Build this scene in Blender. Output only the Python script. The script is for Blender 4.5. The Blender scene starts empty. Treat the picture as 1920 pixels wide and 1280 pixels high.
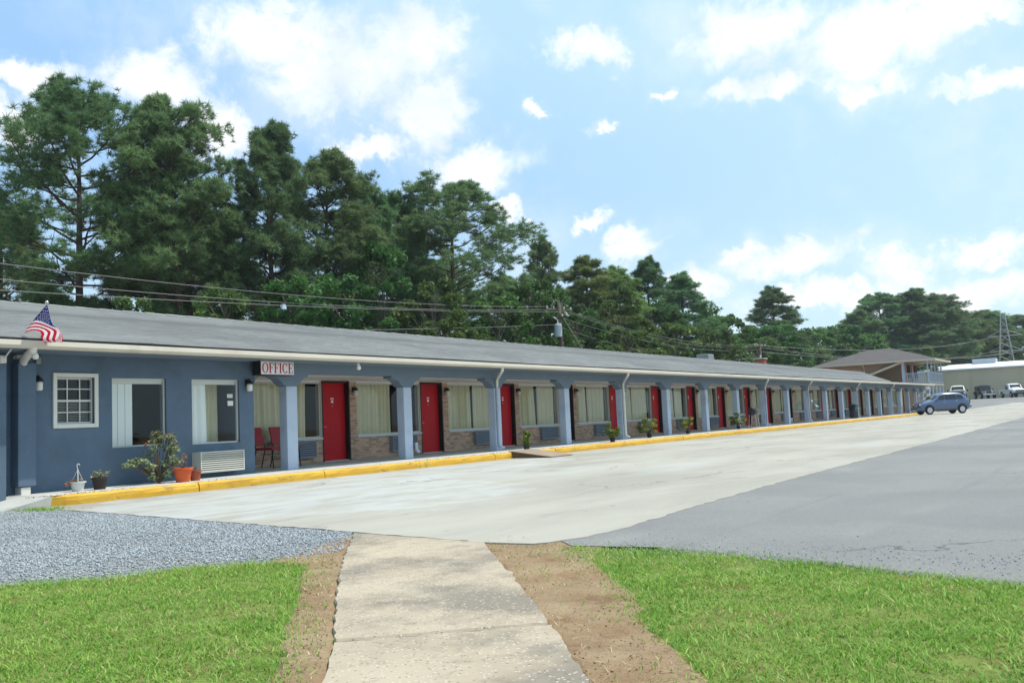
import bpy, math, random
import numpy as np
from mathutils import Vector, Matrix

random.seed(7)
rng = np.random.default_rng(11)
SC = bpy.context.scene
COL = SC.collection

# ------------------------------------------------------------------ camera
# x runs along the motel front (away to the right), y towards the motel, z up
CAM_R = Vector((0.55470393, -0.83082739, -0.04504897))
CAM_U = Vector((-0.04702823, -0.0853622, 0.99523949))
CAM_F = Vector((0.8307177, 0.54994468, 0.08642309))
cd = bpy.data.cameras.new('camera')
cd.sensor_width = 36.0
cd.lens = 36.0 * 1720.93 / 1920.0
cd.clip_start = 0.05
cd.clip_end = 3000
cam = bpy.data.objects.new('camera', cd)
COL.objects.link(cam)
M = Matrix.Identity(4)
for i in range(3):
    M[i][0], M[i][1], M[i][2] = CAM_R[i], CAM_U[i], -CAM_F[i]
M[0][3], M[1][3], M[2][3] = 0.0, 0.0, 0.982
cam.matrix_world = M
SC.camera = cam

# ------------------------------------------------------------------ sun, sky, exposure
SUN = Vector((0.30, -0.29, 0.908)).normalized()
sl = bpy.data.lights.new('sun', 'SUN')
sl.energy = 3.5
sl.angle = math.radians(0.53)
sl.color = (1.0, 0.955, 0.88)
so = bpy.data.objects.new('sun', sl)
COL.objects.link(so)
so.rotation_euler = SUN.to_track_quat('Z', 'Y').to_euler()
so.location = (0, 0, 60)
SC.view_settings.view_transform = 'Standard'
SC.view_settings.look = 'None'
SC.view_settings.exposure = 0.38
SC.view_settings.gamma = 1.0
SC.view_settings.use_curve_mapping = False
SC.cycles.max_bounces = 8
SC.cycles.diffuse_bounces = 3
SC.cycles.glossy_bounces = 3
SC.cycles.transmission_bounces = 6
SC.cycles.transparent_max_bounces = 12
SC.cycles.sample_clamp_indirect = 6.0
SC.cycles.use_denoising = True
SC.cycles.caustics_reflective = False
SC.cycles.caustics_refractive = False

CLOUDS = [(0.755, 0.377, 0.11, 0.058), (0.689, 0.404, 0.064, 0.046), (0.851, 0.409, 0.052, 0.041), (0.949, 0.357, 0.058, 0.038), (0.886, 0.314, 0.035, 0.026), (0.674, 0.334, 0.046, 0.035), (0.629, 0.277, 0.081, 0.024), (0.74, 0.296, 0.035, 0.016), (1.071, 0.349, 0.046, 0.013), (1.08, 0.302, 0.026, 0.023), (0.578, 0.228, 0.017, 0.013), (0.5, 0.208, 0.021, 0.01), (0.48, 0.395, 0.029, 0.02), (0.407, 0.34, 0.012, 0.006), (0.535, 0.328, 0.015, 0.008), (0.315, 0.39, 0.076, 0.035), (0.185, 0.359, 0.087, 0.038), (0.294, 0.33, 0.055, 0.015), (0.109, 0.371, 0.081, 0.019), (0.083, 0.297, 0.046, 0.015), (0.188, 0.322, 0.035, 0.015), (0.274, 0.157, 0.081, 0.021), (0.182, 0.137, 0.035, 0.022), (0.327, 0.172, 0.026, 0.016), (0.1, 0.148, 0.052, 0.015), (0.452, 0.172, 0.028, 0.02), (0.38, 0.133, 0.035, 0.017), (0.136, 0.108, 0.07, 0.02), (0.246, 0.108, 0.081, 0.015), (0.474, 0.314, 0.01, 0.005)]
# the same kind of scattered cumulus goes on round the rest of the sky
_r = random.Random(5)
for _k in range(26):
    _a = _r.uniform(1.25, 2 * math.pi - 0.1)
    _e = _r.uniform(0.1, 1.1)
    _w = _r.uniform(0.04, 0.12)
    CLOUDS.append((_a if _a < math.pi else _a - 2 * math.pi, _e, _w / max(0.4, math.cos(_e)), _w * _r.uniform(0.3, 0.55)))


class NT:
    """small helper for node trees"""
    def __init__(s, tree):
        s.t = tree
        s.n = tree.nodes
        s.l = tree.links

    def put(s, sock, v):
        if v is None:
            return
        if hasattr(v, 'is_output') or hasattr(v, 'links'):
            s.l.new(v, sock)
        else:
            if isinstance(v, (tuple, list)) and len(v) == 3 and getattr(sock, 'type', '') == 'RGBA':
                v = (*v, 1.0)
            sock.default_value = v

    def node(s, kind, **kw):
        n = s.n.new(kind)
        for k, v in kw.items():
            setattr(n, k, v)
        return n

    def math(s, op, a, b=None, c=None, clamp=False):
        n = s.node('ShaderNodeMath', operation=op, use_clamp=clamp)
        s.put(n.inputs[0], a); s.put(n.inputs[1], b)
        if c is not None:
            s.put(n.inputs[2], c)
        return n.outputs[0]

    def vmath(s, op, a, b=None, c=None):
        n = s.node('ShaderNodeVectorMath', operation=op)
        s.put(n.inputs[0], a); s.put(n.inputs[1], b)
        if c is not None:
            s.put(n.inputs[2], c)
        return n.outputs['Value'] if op in ('LENGTH', 'DOT_PRODUCT', 'DISTANCE') else n.outputs[0]

    def mix(s, f, a, b, mode='MIX'):
        n = s.node('ShaderNodeMix', data_type='RGBA', blend_type=mode)
        s.put(n.inputs[0], f); s.put(n.inputs[6], a); s.put(n.inputs[7], b)
        return n.outputs[2]

    def noise(s, vec, scale, detail=4, rough=0.55, dist=0.0, out=0):
        n = s.node('ShaderNodeTexNoise')
        s.put(n.inputs['Vector'], vec)
        n.inputs['Scale'].default_value = scale
        n.inputs['Detail'].default_value = detail
        n.inputs['Roughness'].default_value = rough
        n.inputs['Distortion'].default_value = dist
        return n.outputs[out]

    def ramp(s, f, a, b, lo=0.0, hi=1.0, smooth=True):
        n = s.node('ShaderNodeMapRange', interpolation_type='SMOOTHSTEP' if smooth else 'LINEAR')
        s.put(n.inputs[0], f)
        for i, v in zip((1, 2, 3, 4), (a, b, lo, hi)):
            s.put(n.inputs[i], v)
        return n.outputs[0]


def build_world():
    w = bpy.data.worlds.new('World')
    SC.world = w
    w.use_nodes = True
    nt = NT(w.node_tree)
    nt.n.clear()
    sky = nt.node('ShaderNodeTexSky', sky_type='NISHITA')
    sky.sun_disc = False
    sky.sun_elevation = math.asin(SUN.z)
    sky.sun_rotation = math.atan2(SUN.x, SUN.y)
    sky.altitude = 150
    sky.air_density = 1.0
    sky.dust_density = 2.2
    sky.ozone_density = 1.0
    tc = nt.node('ShaderNodeTexCoord')
    d = tc.outputs['Generated']
    sep = nt.node('ShaderNodeSeparateXYZ')
    nt.l.new(d, sep.inputs[0])
    az = nt.math('ARCTAN2', sep.outputs[1], sep.outputs[0])
    el = nt.math('ARCSINE', sep.outputs[2])
    cmb = nt.node('ShaderNodeCombineXYZ')
    nt.l.new(az, cmb.inputs[0]); nt.l.new(el, cmb.inputs[1])
    uv = cmb.outputs[0]
    # ragged edges: bend the coordinates with noise
    n1 = nt.noise(d, 9.0, 6, 0.6, 0, 1)
    off = nt.vmath('MULTIPLY', nt.vmath('SUBTRACT', n1, (0.5, 0.5, 0.5)), (0.13, 0.10, 0.0))
    n2 = nt.noise(d, 38.0, 7, 0.66, 0.4, 1)
    off2 = nt.vmath('MULTIPLY', nt.vmath('SUBTRACT', n2, (0.5, 0.5, 0.5)), (0.065, 0.045, 0.0))
    uvd = nt.vmath('ADD', uv, nt.vmath('ADD', off, off2))
    m = None
    for (a, e, ra, re) in CLOUDS:
        v = nt.vmath('MULTIPLY', nt.vmath('SUBTRACT', uvd, (a, e, 0)), (1.08 / ra, 1.08 / re, 0))
        q = nt.vmath('LENGTH', v)
        g = nt.math('SUBTRACT', 1.0, q)
        # shrink with the size so that small clouds stay small
        m = g if m is None else nt.math('SMOOTH_MAX', m, g, 0.35)
    puff = nt.noise(d, 15.0, 9, 0.66, 0.3)
    dens = nt.math('ADD', m, nt.math('MULTIPLY', nt.math('SUBTRACT', puff, 0.5), 2.2))
    body = nt.math('MULTIPLY', nt.ramp(dens, -0.58, 0.70), 0.97)
    veil = nt.math('MULTIPLY', nt.ramp(nt.noise(d, 4.5, 6, 0.62), 0.48, 0.74), 0.30)
    veil2 = nt.math('MULTIPLY', nt.ramp(nt.math('ADD', m, nt.math('MULTIPLY', nt.math('SUBTRACT', nt.noise(d, 7.0, 8, 0.68), 0.5), 4.0)), -1.1, 0.9), 0.30)
    cov = nt.math('MAXIMUM', body, nt.math('MAXIMUM', veil, veil2))
    cov = nt.math('MULTIPLY', cov, nt.ramp(el, 0.0, 0.05))
    # cumulus tops are sunlit white, thick cores a little greyer underneath
    core = nt.ramp(nt.noise(nt.vmath('ADD', d, (0, 0, 0.03)), 9.0, 7, 0.6), 0.46, 0.70)
    ccol = nt.mix(nt.math('MULTIPLY', core, 0.9), (9.9, 10.1, 10.2), (7.3, 8.1, 9.0))
    # paler towards the sun and the hazy horizon, deeper blue away from it
    toward = nt.vmath('DOT_PRODUCT', d, tuple(SUN))
    hue = nt.mix(nt.ramp(toward, 0.22, 0.50), (3.7, 6.35, 10.0), (5.5, 8.2, 10.2))
    hue = nt.mix(nt.ramp(el, 0.30, 0.03), hue, (6.6, 9.1, 10.4))
    skyc = nt.mix(0.78, sky.outputs[0], hue)
    col = nt.mix(cov, skyc, ccol)
    bg = nt.node('ShaderNodeBackground')
    nt.l.new(col, bg.inputs[0])
    bg.inputs[1].default_value = 0.09
    out = nt.node('ShaderNodeOutputWorld')
    nt.l.new(bg.outputs[0], out.inputs[0])


build_world()


# ------------------------------------------------------------------ helpers
def lin(r, g, b):
    f = lambda c: (c / 255.0 / 12.92) if c <= 10 else ((c / 255.0 + 0.055) / 1.055) ** 2.4
    return (f(r), f(g), f(b))


MATS = {}


def material(name, color, rough=0.7, metal=0.0, var=0.0, vscale=2.0, bump=0.0, bscale=30.0, spec=0.35,
             dirt=None, dscale=1.2, dlo=0.5, dhi=0.75, damt=0.6, island=0.0, coat=0.0, transl=0.0):
    """plain procedural material: base colour, soft value variation, optional stains, optional fine relief"""
    if name in MATS:
        return MATS[name]
    m = bpy.data.materials.new(name)
    m.use_nodes = True
    nt = NT(m.node_tree)
    b = nt.n['Principled BSDF']
    tc = nt.node('ShaderNodeTexCoord')
    geo = nt.node('ShaderNodeNewGeometry')
    pos = geo.outputs['Position'] if not island else tc.outputs['Object']
    c = (*color, 1.0)
    sock = None
    if var:
        n = nt.noise(pos, vscale, 5, 0.6)
        k = nt.ramp(n, 0.25, 0.75, 1 - var, 1 + var, False)
        sock = nt.vmath('SCALE', c[:3])
        sn = sock.node
        nt.l.new(k, sn.inputs['Scale'])
    if island:
        oi = nt.node('ShaderNodeObjectInfo')
        r = nt.math('FRACT', nt.math('ADD', geo.outputs['Random Per Island'], nt.math('MULTIPLY', oi.outputs['Random'], 1.0)))
        hs = nt.node('ShaderNodeHueSaturation')
        nt.put(hs.inputs['Color'], sock if sock is not None else c)
        nt.l.new(nt.ramp(r, 0, 1, 1 - island, 1 + island, False), hs.inputs['Value'])
        r2 = nt.math('FRACT', nt.math('MULTIPLY', r, 7.31))
        nt.l.new(nt.ramp(r2, 0, 1, 0.5 - island * 0.05, 0.5 + island * 0.05, False), hs.inputs['Hue'])
        sock = hs.outputs[0]
    if dirt is not None:
        n = nt.noise(pos, dscale, 7, 0.65)
        f = nt.math('MULTIPLY', nt.ramp(n, dlo, dhi), damt)
        sock = nt.mix(f, sock if sock is not None else c, (*dirt, 1.0))
    nt.put(b.inputs['Base Color'], sock if sock is not None else c)
    b.inputs['Roughness'].default_value = rough
    b.inputs['Metallic'].default_value = metal
    b.inputs['Specular IOR Level'].default_value = spec
    if coat:
        b.inputs['Coat Weight'].default_value = coat
        b.inputs['Coat Roughness'].default_value = 0.05
    if bump:
        bn = nt.node('ShaderNodeBump')
        bn.inputs['Strength'].default_value = bump
        bn.inputs['Distance'].default_value = 0.02
        nt.l.new(nt.noise(pos, bscale, 6, 0.65), bn.inputs['Height'])
        nt.l.new(bn.outputs[0], b.inputs['Normal'])
    if transl:
        tr = nt.node('ShaderNodeBsdfTranslucent')
        nt.put(tr.inputs[0], sock if sock is not None else c)
        mx = nt.node('ShaderNodeMixShader')
        mx.inputs[0].default_value = transl
        nt.l.new(b.outputs[0], mx.inputs[1]); nt.l.new(tr.outputs[0], mx.inputs[2])
        nt.l.new(mx.outputs[0], nt.n['Material Output'].inputs[0])
    MATS[name] = m
    return m


class MB:
    """collects shapes, then becomes one mesh"""
    def __init__(s):
        s.v = []
        s.f = []

    def add(s, vs, fs):
        o = len(s.v)
        s.v += [tuple(p) for p in vs]
        s.f += [tuple(i + o for i in f) for f in fs]
        return s

    def box(s, x0, x1, y0, y1, z0, z1):
        vs = [(x0, y0, z0), (x1, y0, z0), (x1, y1, z0), (x0, y1, z0), (x0, y0, z1), (x1, y0, z1), (x1, y1, z1), (x0, y1, z1)]
        return s.add(vs, [(0, 3, 2, 1), (4, 5, 6, 7), (0, 1, 5, 4), (1, 2, 6, 5), (2, 3, 7, 6), (3, 0, 4, 7)])

    def prism(s, poly, axis, a, b):
        """polygon in the two other axes, extruded along axis from a to b"""
        n = len(poly)

        def P(p, q):
            if axis == 'x': return (q, p[0], p[1])
            if axis == 'y': return (p[0], q, p[1])
            return (p[0], p[1], q)
        vs = [P(p, a) for p in poly] + [P(p, b) for p in poly]
        fs = [tuple(range(n))[::-1], tuple(range(n, 2 * n))]
        fs += [(i, (i + 1) % n, n + (i + 1) % n, n + i) for i in range(n)]
        return s.add(vs, fs)

    def tube(s, pts, r, n=8, cap=True):
        pts = [Vector(p) for p in pts]
        rs = r if isinstance(r, (list, tuple)) else [r] * len(pts)
        vs, fs = [], []
        up = None
        for i, p in enumerate(pts):
            d = (pts[min(i + 1, len(pts) - 1)] - pts[max(i - 1, 0)])
            d = d.normalized() if d.length > 1e-9 else Vector((0, 0, 1))
            if up is None:
                up = Vector((0, 0, 1)) if abs(d.z) < 0.9 else Vector((1, 0, 0))
            a = d.cross(up)
            if a.length < 1e-6:
                a = d.cross(Vector((0, 1, 0)))
            a.normalize()
            b = a.cross(d).normalized()
            up = b
            for k in range(n):
                t = 2 * math.pi * k / n
                vs.append(p + (a * math.cos(t) + b * math.sin(t)) * rs[i])
        for i in range(len(pts) - 1):
            for k in range(n):
                k2 = (k + 1) % n
                fs.append((i * n + k, (i + 1) * n + k, (i + 1) * n + k2, i * n + k2))
        if cap:
            fs.append(tuple(range(n)))
            fs.append(tuple((len(pts) - 1) * n + k for k in range(n))[::-1])
        return s.add(vs, fs)

    def lathe(s, prof, c=(0, 0, 0), n=16, axis='z'):
        vs, fs = [], []
        for (r, z) in prof:
            for k in range(n):
                t = 2 * math.pi * k / n
                p = (r * math.cos(t), r * math.sin(t), z)
                if axis == 'y':
                    p = (p[0], p[2], -p[1])
                if axis == 'x':
                    p = (p[2], p[0], p[1])
                vs.append((p[0] + c[0], p[1] + c[1], p[2] + c[2]))
        m = len(prof)
        for i in range(m - 1):
            for k in range(n):
                k2 = (k + 1) % n
                fs.append((i * n + k, i * n + k2, (i + 1) * n + k2, (i + 1) * n + k))
        fs.append(tuple(range(n))[::-1])
        fs.append(tuple((m - 1) * n + k for k in range(n)))
        return s.add(vs, fs)

    def strip(s, rows):
        """grid of points, rows of equal length"""
        n = len(rows[0])
        vs = [p for r in rows for p in r]
        fs = [(i * n + k, i * n + k + 1, (i + 1) * n + k + 1, (i + 1) * n + k) for i in range(len(rows) - 1) for k in range(n - 1)]
        return s.add(vs, fs)

    def mesh(s, name, org=(0, 0, 0)):
        me = bpy.data.meshes.new(name)
        me.from_pydata([(v[0] - org[0], v[1] - org[1], v[2] - org[2]) for v in s.v], [], s.f)
        me.update()
        return me


def np_mesh(name, V, F):
    """fast mesh from arrays; F is (n,3) or (n,4)"""
    me = bpy.data.meshes.new(name)
    V = np.ascontiguousarray(V, dtype=np.float32); F = np.ascontiguousarray(F, dtype=np.int32)
    k = F.shape[1]
    me.vertices.add(len(V)); me.vertices.foreach_set('co', V.ravel())
    me.loops.add(F.size); me.loops.foreach_set('vertex_index', F.ravel())
    me.polygons.add(len(F))
    me.polygons.foreach_set('loop_start', np.arange(0, F.size, k, dtype=np.int32))
    me.update(calc_edges=True)
    return me


def tag(o, label=None, cat=None, group=None, kind=None):
    if label: o['label'] = label
    if cat: o['category'] = cat
    if group: o['group'] = group
    if kind: o['kind'] = kind
    return o


def obj(name, mb, mat, parent=None, org=(0, 0, 0), loc=(0, 0, 0), rotz=0.0, smooth=False, bevel=0.0, subsurf=0):
    me = mb if isinstance(mb, bpy.types.Mesh) else mb.mesh(name, org)
    o = bpy.data.objects.new(name, me)
    COL.objects.link(o)
    if mat is not None and len(me.materials) == 0:
        me.materials.append(mat)
    if parent is not None:
        o.parent = parent
        o.location = loc
    else:
        o.location = (org[0] + loc[0], org[1] + loc[1], org[2] + loc[2])
    o.rotation_euler = (0, 0, rotz)
    if smooth:
        me.polygons.foreach_set('use_smooth', [True] * len(me.polygons))
    if bevel:
        md = o.modifiers.new('bevel', 'BEVEL')
        md.width = bevel
        md.segments = 2
        md.limit_method = 'ANGLE'
    if subsurf:
        md = o.modifiers.new('sub', 'SUBSURF')
        md.levels = md.render_levels = subsurf
    return o


def thing(name, label, cat, loc=(0, 0, 0), rotz=0.0, group=None, scale=None):
    o = bpy.data.objects.new(name, None)
    COL.objects.link(o)
    o.empty_display_size = 0.3
    o.location = loc
    o.rotation_euler = (0, 0, rotz)
    if scale is not None:
        o.scale = scale
    return tag(o, label, cat, group)


def copy_tree(o, parent=None):
    c = o.copy()
    COL.objects.link(c)
    if parent is not None:
        c.parent = parent
    for ch in list(o.children):
        copy_tree(ch, c)
    return c


ORD = ['first', 'second', 'third', 'fourth', 'fifth', 'sixth', 'seventh', 'eighth', 'ninth', 'tenth', 'eleventh', 'twelfth',
       'thirteenth', 'fourteenth', 'fifteenth', 'sixteenth', 'seventeenth', 'eighteenth', 'nineteenth', 'twentieth', 'twenty-first',
       'twenty-second', 'twenty-third', 'twenty-fourth', 'twenty-fifth']

# ------------------------------------------------------------------ setting: ground, lots, walk
def gz(x):
    """the far lot climbs gently beyond the motel's end"""
    t = min(1.0, max(0.0, (x - 90.0) / 46.0))
    return 1.12 * t * t * (3 - 2 * t)


def in_poly(P, X, Y):
    inside = np.zeros(len(X), bool)
    n = len(P)
    for i in range(n):
        x0, y0 = P[i]; x1, y1 = P[(i + 1) % n]
        c = ((y0 > Y) != (y1 > Y))
        with np.errstate(divide='ignore', invalid='ignore'):
            xi = (x1 - x0) * (Y - y0) / (y1 - y0) + x0
        inside ^= c & (X < xi)
    return inside


def ground_material():
    m = bpy.data.materials.new('dirt')
    m.use_nodes = True
    nt = NT(m.node_tree)
    b = nt.n['Principled BSDF']
    p = nt.node('ShaderNodeNewGeometry').outputs['Position']
    a = nt.noise(p, 1.7, 7, 0.65)
    c = nt.mix(nt.ramp(a, 0.3, 0.7), lin(136, 112, 86), lin(160, 140, 112))
    red = nt.noise(p, 0.9, 6, 0.6)
    c = nt.mix(nt.math('MULTIPLY', nt.ramp(red, 0.52, 0.7), 0.45), c, lin(140, 104, 74))
    dk = nt.noise(p, 2.6, 7, 0.68)
    c = nt.mix(nt.math('MULTIPLY', nt.ramp(dk, 0.52, 0.68), 0.6), c, lin(112, 84, 62))
    fine = nt.noise(p, 60, 4, 0.7)
    c = nt.mix(nt.ramp(fine, 0.5, 0.75), c, lin(104, 86, 68))
    straw = nt.noise(p, 140, 3, 0.7)
    c = nt.mix(nt.math('MULTIPLY', nt.ramp(straw, 0.62, 0.7), 0.7), c, lin(172, 158, 132))
    nt.l.new(c, b.inputs['Base Color'])
    b.inputs['Roughness'].default_value = 0.95
    b.inputs['Specular IOR Level'].default_value = 0.1
    bn = nt.node('ShaderNodeBump'); bn.inputs['Strength'].default_value = 0.9; bn.inputs['Distance'].default_value = 0.02
    h = nt.math('ADD', nt.noise(p, 9, 6, 0.7), nt.math('MULTIPLY', fine, 0.5))
    nt.l.new(h, bn.inputs['Height']); nt.l.new(bn.outputs[0], b.inputs['Normal'])
    return m


def lot_material():
    """pale worn concrete: broad stains, faint whitewash, hairline cracks, oil spots"""
    m = bpy.data.materials.new('lot_concrete')
    m.use_nodes = True
    nt = NT(m.node_tree)
    b = nt.n['Principled BSDF']
    p = nt.node('ShaderNodeNewGeometry').outputs['Position']
    st = nt.vmath('MULTIPLY', p, (0.35, 1.0, 1.0))
    a = nt.noise(st, 0.55, 8, 0.62)
    c = nt.mix(nt.ramp(a, 0.32, 0.68), lin(151, 147, 137), lin(169, 165, 153))
    w = nt.noise(nt.vmath('ADD', st, (3.3, 1.1, 0)), 0.4, 7, 0.6)
    c = nt.mix(nt.math('MULTIPLY', nt.ramp(w, 0.52, 0.66), 0.55), c, lin(176, 176, 170))
    # whitewashed apron in front of the office, with a ragged rim of its own
    q = nt.vmath('MULTIPLY', nt.vmath('SUBTRACT', p, (9.9, 10.2, 0)), (1 / 3.3, 1 / 3.6, 0))
    q2 = nt.vmath('MULTIPLY', nt.vmath('SUBTRACT', p, (14.5, 12.0, 0)), (1 / 6.0, 1 / 1.7, 0))
    edge = nt.math('MULTIPLY', nt.math('SUBTRACT', nt.noise(p, 1.1, 6, 0.6), 0.5), 0.9)
    wash = nt.math('MAXIMUM', nt.math('SUBTRACT', 1.0, nt.vmath('LENGTH', q)), nt.math('SUBTRACT', 1.0, nt.vmath('LENGTH', q2)))
    wash = nt.ramp(nt.math('ADD', wash, edge), 0.02, 0.12)
    patch = nt.ramp(nt.noise(nt.vmath('MULTIPLY', p, (0.4, 1, 1)), 2.2, 6, 0.65), 0.35, 0.6)
    c = nt.mix(nt.math('MULTIPLY', nt.math('MULTIPLY', wash, patch), 0.6), c, lin(180, 183, 181))
    warm = nt.noise(nt.vmath('MULTIPLY', p, (0.2, 1.3, 1)), 0.9, 5, 0.6)
    c = nt.mix(nt.math('MULTIPLY', nt.ramp(warm, 0.55, 0.75), 0.28), c, lin(160, 146, 120))
    s2 = nt.noise(nt.vmath('MULTIPLY', p, (0.25, 1.6, 1)), 1.6, 7, 0.7)
    c = nt.mix(nt.math('MULTIPLY', nt.ramp(s2, 0.56, 0.72), 0.5), c, lin(124, 121, 115))
    fine = nt.noise(p, 26, 5, 0.7)
    c = nt.mix(nt.math('MULTIPLY', nt.ramp(fine, 0.55, 0.8), 0.35), c, lin(126, 121, 112))
    sp = nt.noise(p, 5.5, 3, 0.5)
    c = nt.mix(nt.math('MULTIPLY', nt.ramp(sp, 0.70, 0.76), 0.45), c, lin(98, 95, 90))
    tyre = nt.noise(nt.vmath('MULTIPLY', p, (0.10, 1.8, 1)), 1.1, 6, 0.7)
    c = nt.mix(nt.math('MULTIPLY', nt.ramp(tyre, 0.56, 0.74), 0.38), c, lin(128, 124, 116))
    vd = nt.vmath('ADD', p, nt.vmath('SCALE', nt.noise(p, 1.1, 6, 0.62, 0, 1)))
    vd.node.inputs[1].links[0].from_node.inputs['Scale'].default_value = 1.1
    vo = nt.node('ShaderNodeTexVoronoi', feature='DISTANCE_TO_EDGE'); vo.inputs['Scale'].default_value = 0.24; nt.l.new(vd, vo.inputs['Vector'])
    crk = nt.math('MULTIPLY', nt.ramp(vo.outputs['Distance'], 0.005, 0.001), nt.ramp(nt.noise(p, 0.3, 3, 0.5), 0.44, 0.58))
    c = nt.mix(nt.math('MULTIPLY', crk, 0.75), c, lin(92, 86, 76))
    nt.l.new(c, b.inputs['Base Color'])
    b.inputs['Roughness'].default_value = 0.85
    b.inputs['Specular IOR Level'].default_value = 0.25
    bn = nt.node('ShaderNodeBump'); bn.inputs['Strength'].default_value = 0.35; bn.inputs['Distance'].default_value = 0.01
    nt.l.new(nt.noise(p, 45, 5, 0.7), bn.inputs['Height']); nt.l.new(bn.outputs[0], b.inputs['Normal'])
    return m


def asphalt_material():
    m = bpy.data.materials.new('asphalt')
    m.use_nodes = True
    nt = NT(m.node_tree)
    b = nt.n['Principled BSDF']
    p = nt.node('ShaderNodeNewGeometry').outputs['Position']
    a = nt.noise(p, 0.35, 7, 0.6)
    c = nt.mix(nt.ramp(a, 0.3, 0.7), lin(124, 124, 121), lin(139, 138, 134))
    f = nt.noise(p, 85, 4, 0.75)
    c = nt.mix(nt.ramp(f, 0.42, 0.72), c, lin(98, 99, 101))
    g = nt.noise(p, 120, 3, 0.7)
    c = nt.mix(nt.math('MULTIPLY', nt.ramp(g, 0.6, 0.72), 0.7), c, lin(176, 174, 170))
    s = nt.noise(nt.vmath('MULTIPLY', p, (0.3, 1.1, 1)), 0.8, 6, 0.65)
    c = nt.mix(nt.math('MULTIPLY', nt.ramp(s, 0.55, 0.75), 0.3), c, lin(160, 158, 152))
    spot = nt.noise(p, 2.6, 3, 0.5)
    c = nt.mix(nt.math('MULTIPLY', nt.ramp(spot, 0.72, 0.78), 0.6), c, lin(70, 70, 72))
    tyre = nt.noise(nt.vmath('MULTIPLY', p, (0.12, 2.2, 1)), 0.9, 6, 0.7)
    c = nt.mix(nt.math('MULTIPLY', nt.ramp(tyre, 0.55, 0.72), 0.35), c, lin(96, 96, 96))
    pt = nt.noise(p, 0.16, 3, 0.5)
    c = nt.mix(nt.math('MULTIPLY', nt.ramp(pt, 0.52, 0.55), 0.22), c, lin(108, 108, 108))
    vd = nt.vmath('ADD', p, nt.vmath('SCALE', nt.noise(p, 1.3, 5, 0.6, 0, 1)))
    vd.node.inputs[1].links[0].from_node.inputs['Scale'].default_value = 0.9
    vo = nt.node('ShaderNodeTexVoronoi', feature='DISTANCE_TO_EDGE'); vo.inputs['Scale'].default_value = 0.22; nt.l.new(vd, vo.inputs['Vector'])
    crk = nt.math('MULTIPLY', nt.ramp(vo.outputs['Distance'], 0.0045, 0.001), nt.ramp(nt.noise(p, 0.25, 3, 0.5), 0.48, 0.6))
    c = nt.mix(nt.math('MULTIPLY', crk, 0.8), c, lin(62, 60, 58))
    nt.l.new(c, b.inputs['Base Color'])
    b.inputs['Roughness'].default_value = 0.8
    b.inputs['Specular IOR Level'].default_value = 0.3
    bn = nt.node('ShaderNodeBump'); bn.inputs['Strength'].default_value = 0.6; bn.inputs['Distance'].default_value = 0.008
    nt.l.new(f, bn.inputs['Height']); nt.l.new(bn.outputs[0], b.inputs['Normal'])
    return m


def walk_material():
    """exposed-aggregate sidewalk: cream rim, grey weathered middle, pale pebbles"""
    m = bpy.data.materials.new('sidewalk_concrete')
    m.use_nodes = True
    nt = NT(m.node_tree)
    b = nt.n['Principled BSDF']
    p = nt.node('ShaderNodeNewGeometry').outputs['Position']
    a = nt.noise(p, 1.3, 7, 0.6)
    c = nt.mix(nt.ramp(a, 0.3, 0.7), lin(163, 149, 129), lin(178, 165, 144))
    d = nt.noise(nt.vmath('ADD', p, (1.7, 4.2, 0)), 0.95, 6, 0.62)
    c = nt.mix(nt.math('MULTIPLY', nt.ramp(d, 0.45, 0.62), 0.8), c, lin(122, 116, 105))
    d2 = nt.noise(p, 7, 5, 0.7)
    c = nt.mix(nt.math('MULTIPLY', nt.ramp(d2, 0.5, 0.75), 0.45), c, lin(104, 98, 88))
    v = nt.node('ShaderNodeTexVoronoi'); v.inputs['Scale'].default_value = 55; nt.l.new(p, v.inputs['Vector'])
    vc = nt.node('ShaderNodeSeparateColor'); nt.l.new(v.outputs['Color'], vc.inputs[0])
    peb = nt.math('MULTIPLY', nt.math('GREATER_THAN', vc.outputs[0], 0.72), nt.ramp(v.outputs['Distance'], 0.42, 0.28))
    c = nt.mix(nt.math('MULTIPLY', peb, 0.85), c, lin(196, 188, 172))
    dk = nt.math('MULTIPLY', nt.math('LESS_THAN', vc.outputs[1], 0.2), nt.ramp(v.outputs['Distance'], 0.42, 0.28))
    c = nt.mix(nt.math('MULTIPLY', dk, 0.6), c, lin(88, 81, 71))
    nt.l.new(c, b.inputs['Base Color'])
    b.inputs['Roughness'].default_value = 0.9
    b.inputs['Specular IOR Level'].default_value = 0.2
    bn = nt.node('ShaderNodeBump'); bn.inputs['Strength'].default_value = 0.5; bn.inputs['Distance'].default_value = 0.006
    nt.l.new(nt.math('ADD', nt.noise(p, 70, 4, 0.7), nt.math('MULTIPLY', peb, 0.6)), bn.inputs['Height'])
    nt.l.new(bn.outputs[0], b.inputs['Normal'])
    return m


M_DIRT = ground_material()
M_LOT = lot_material()
M_ASPH = asphalt_material()
M_WALK = walk_material()
M_SLAB = material('walkway_concrete', lin(184, 184, 178), 0.85, var=0.12, vscale=1.5, bump=0.3, bscale=40, dirt=lin(110, 108, 102), dscale=1.4, damt=0.5)

# base terrain to the horizon
xs = [-400, -60, -12, -4, 0, 3, 6, 10, 30, 60, 88] + [88 + 4 * k for k in range(1, 14)] + [160, 260, 500, 1200]
ys = [-900, -200, -60, -20, -8, -3, 0, 3, 6, 10, 16, 26, 40, 70, 200, 900]
mb = MB().strip([[(x, y, gz(x) - 0.030) for x in xs] for y in ys])
tag(obj('ground', mb, M_DIRT), kind='structure')

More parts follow.
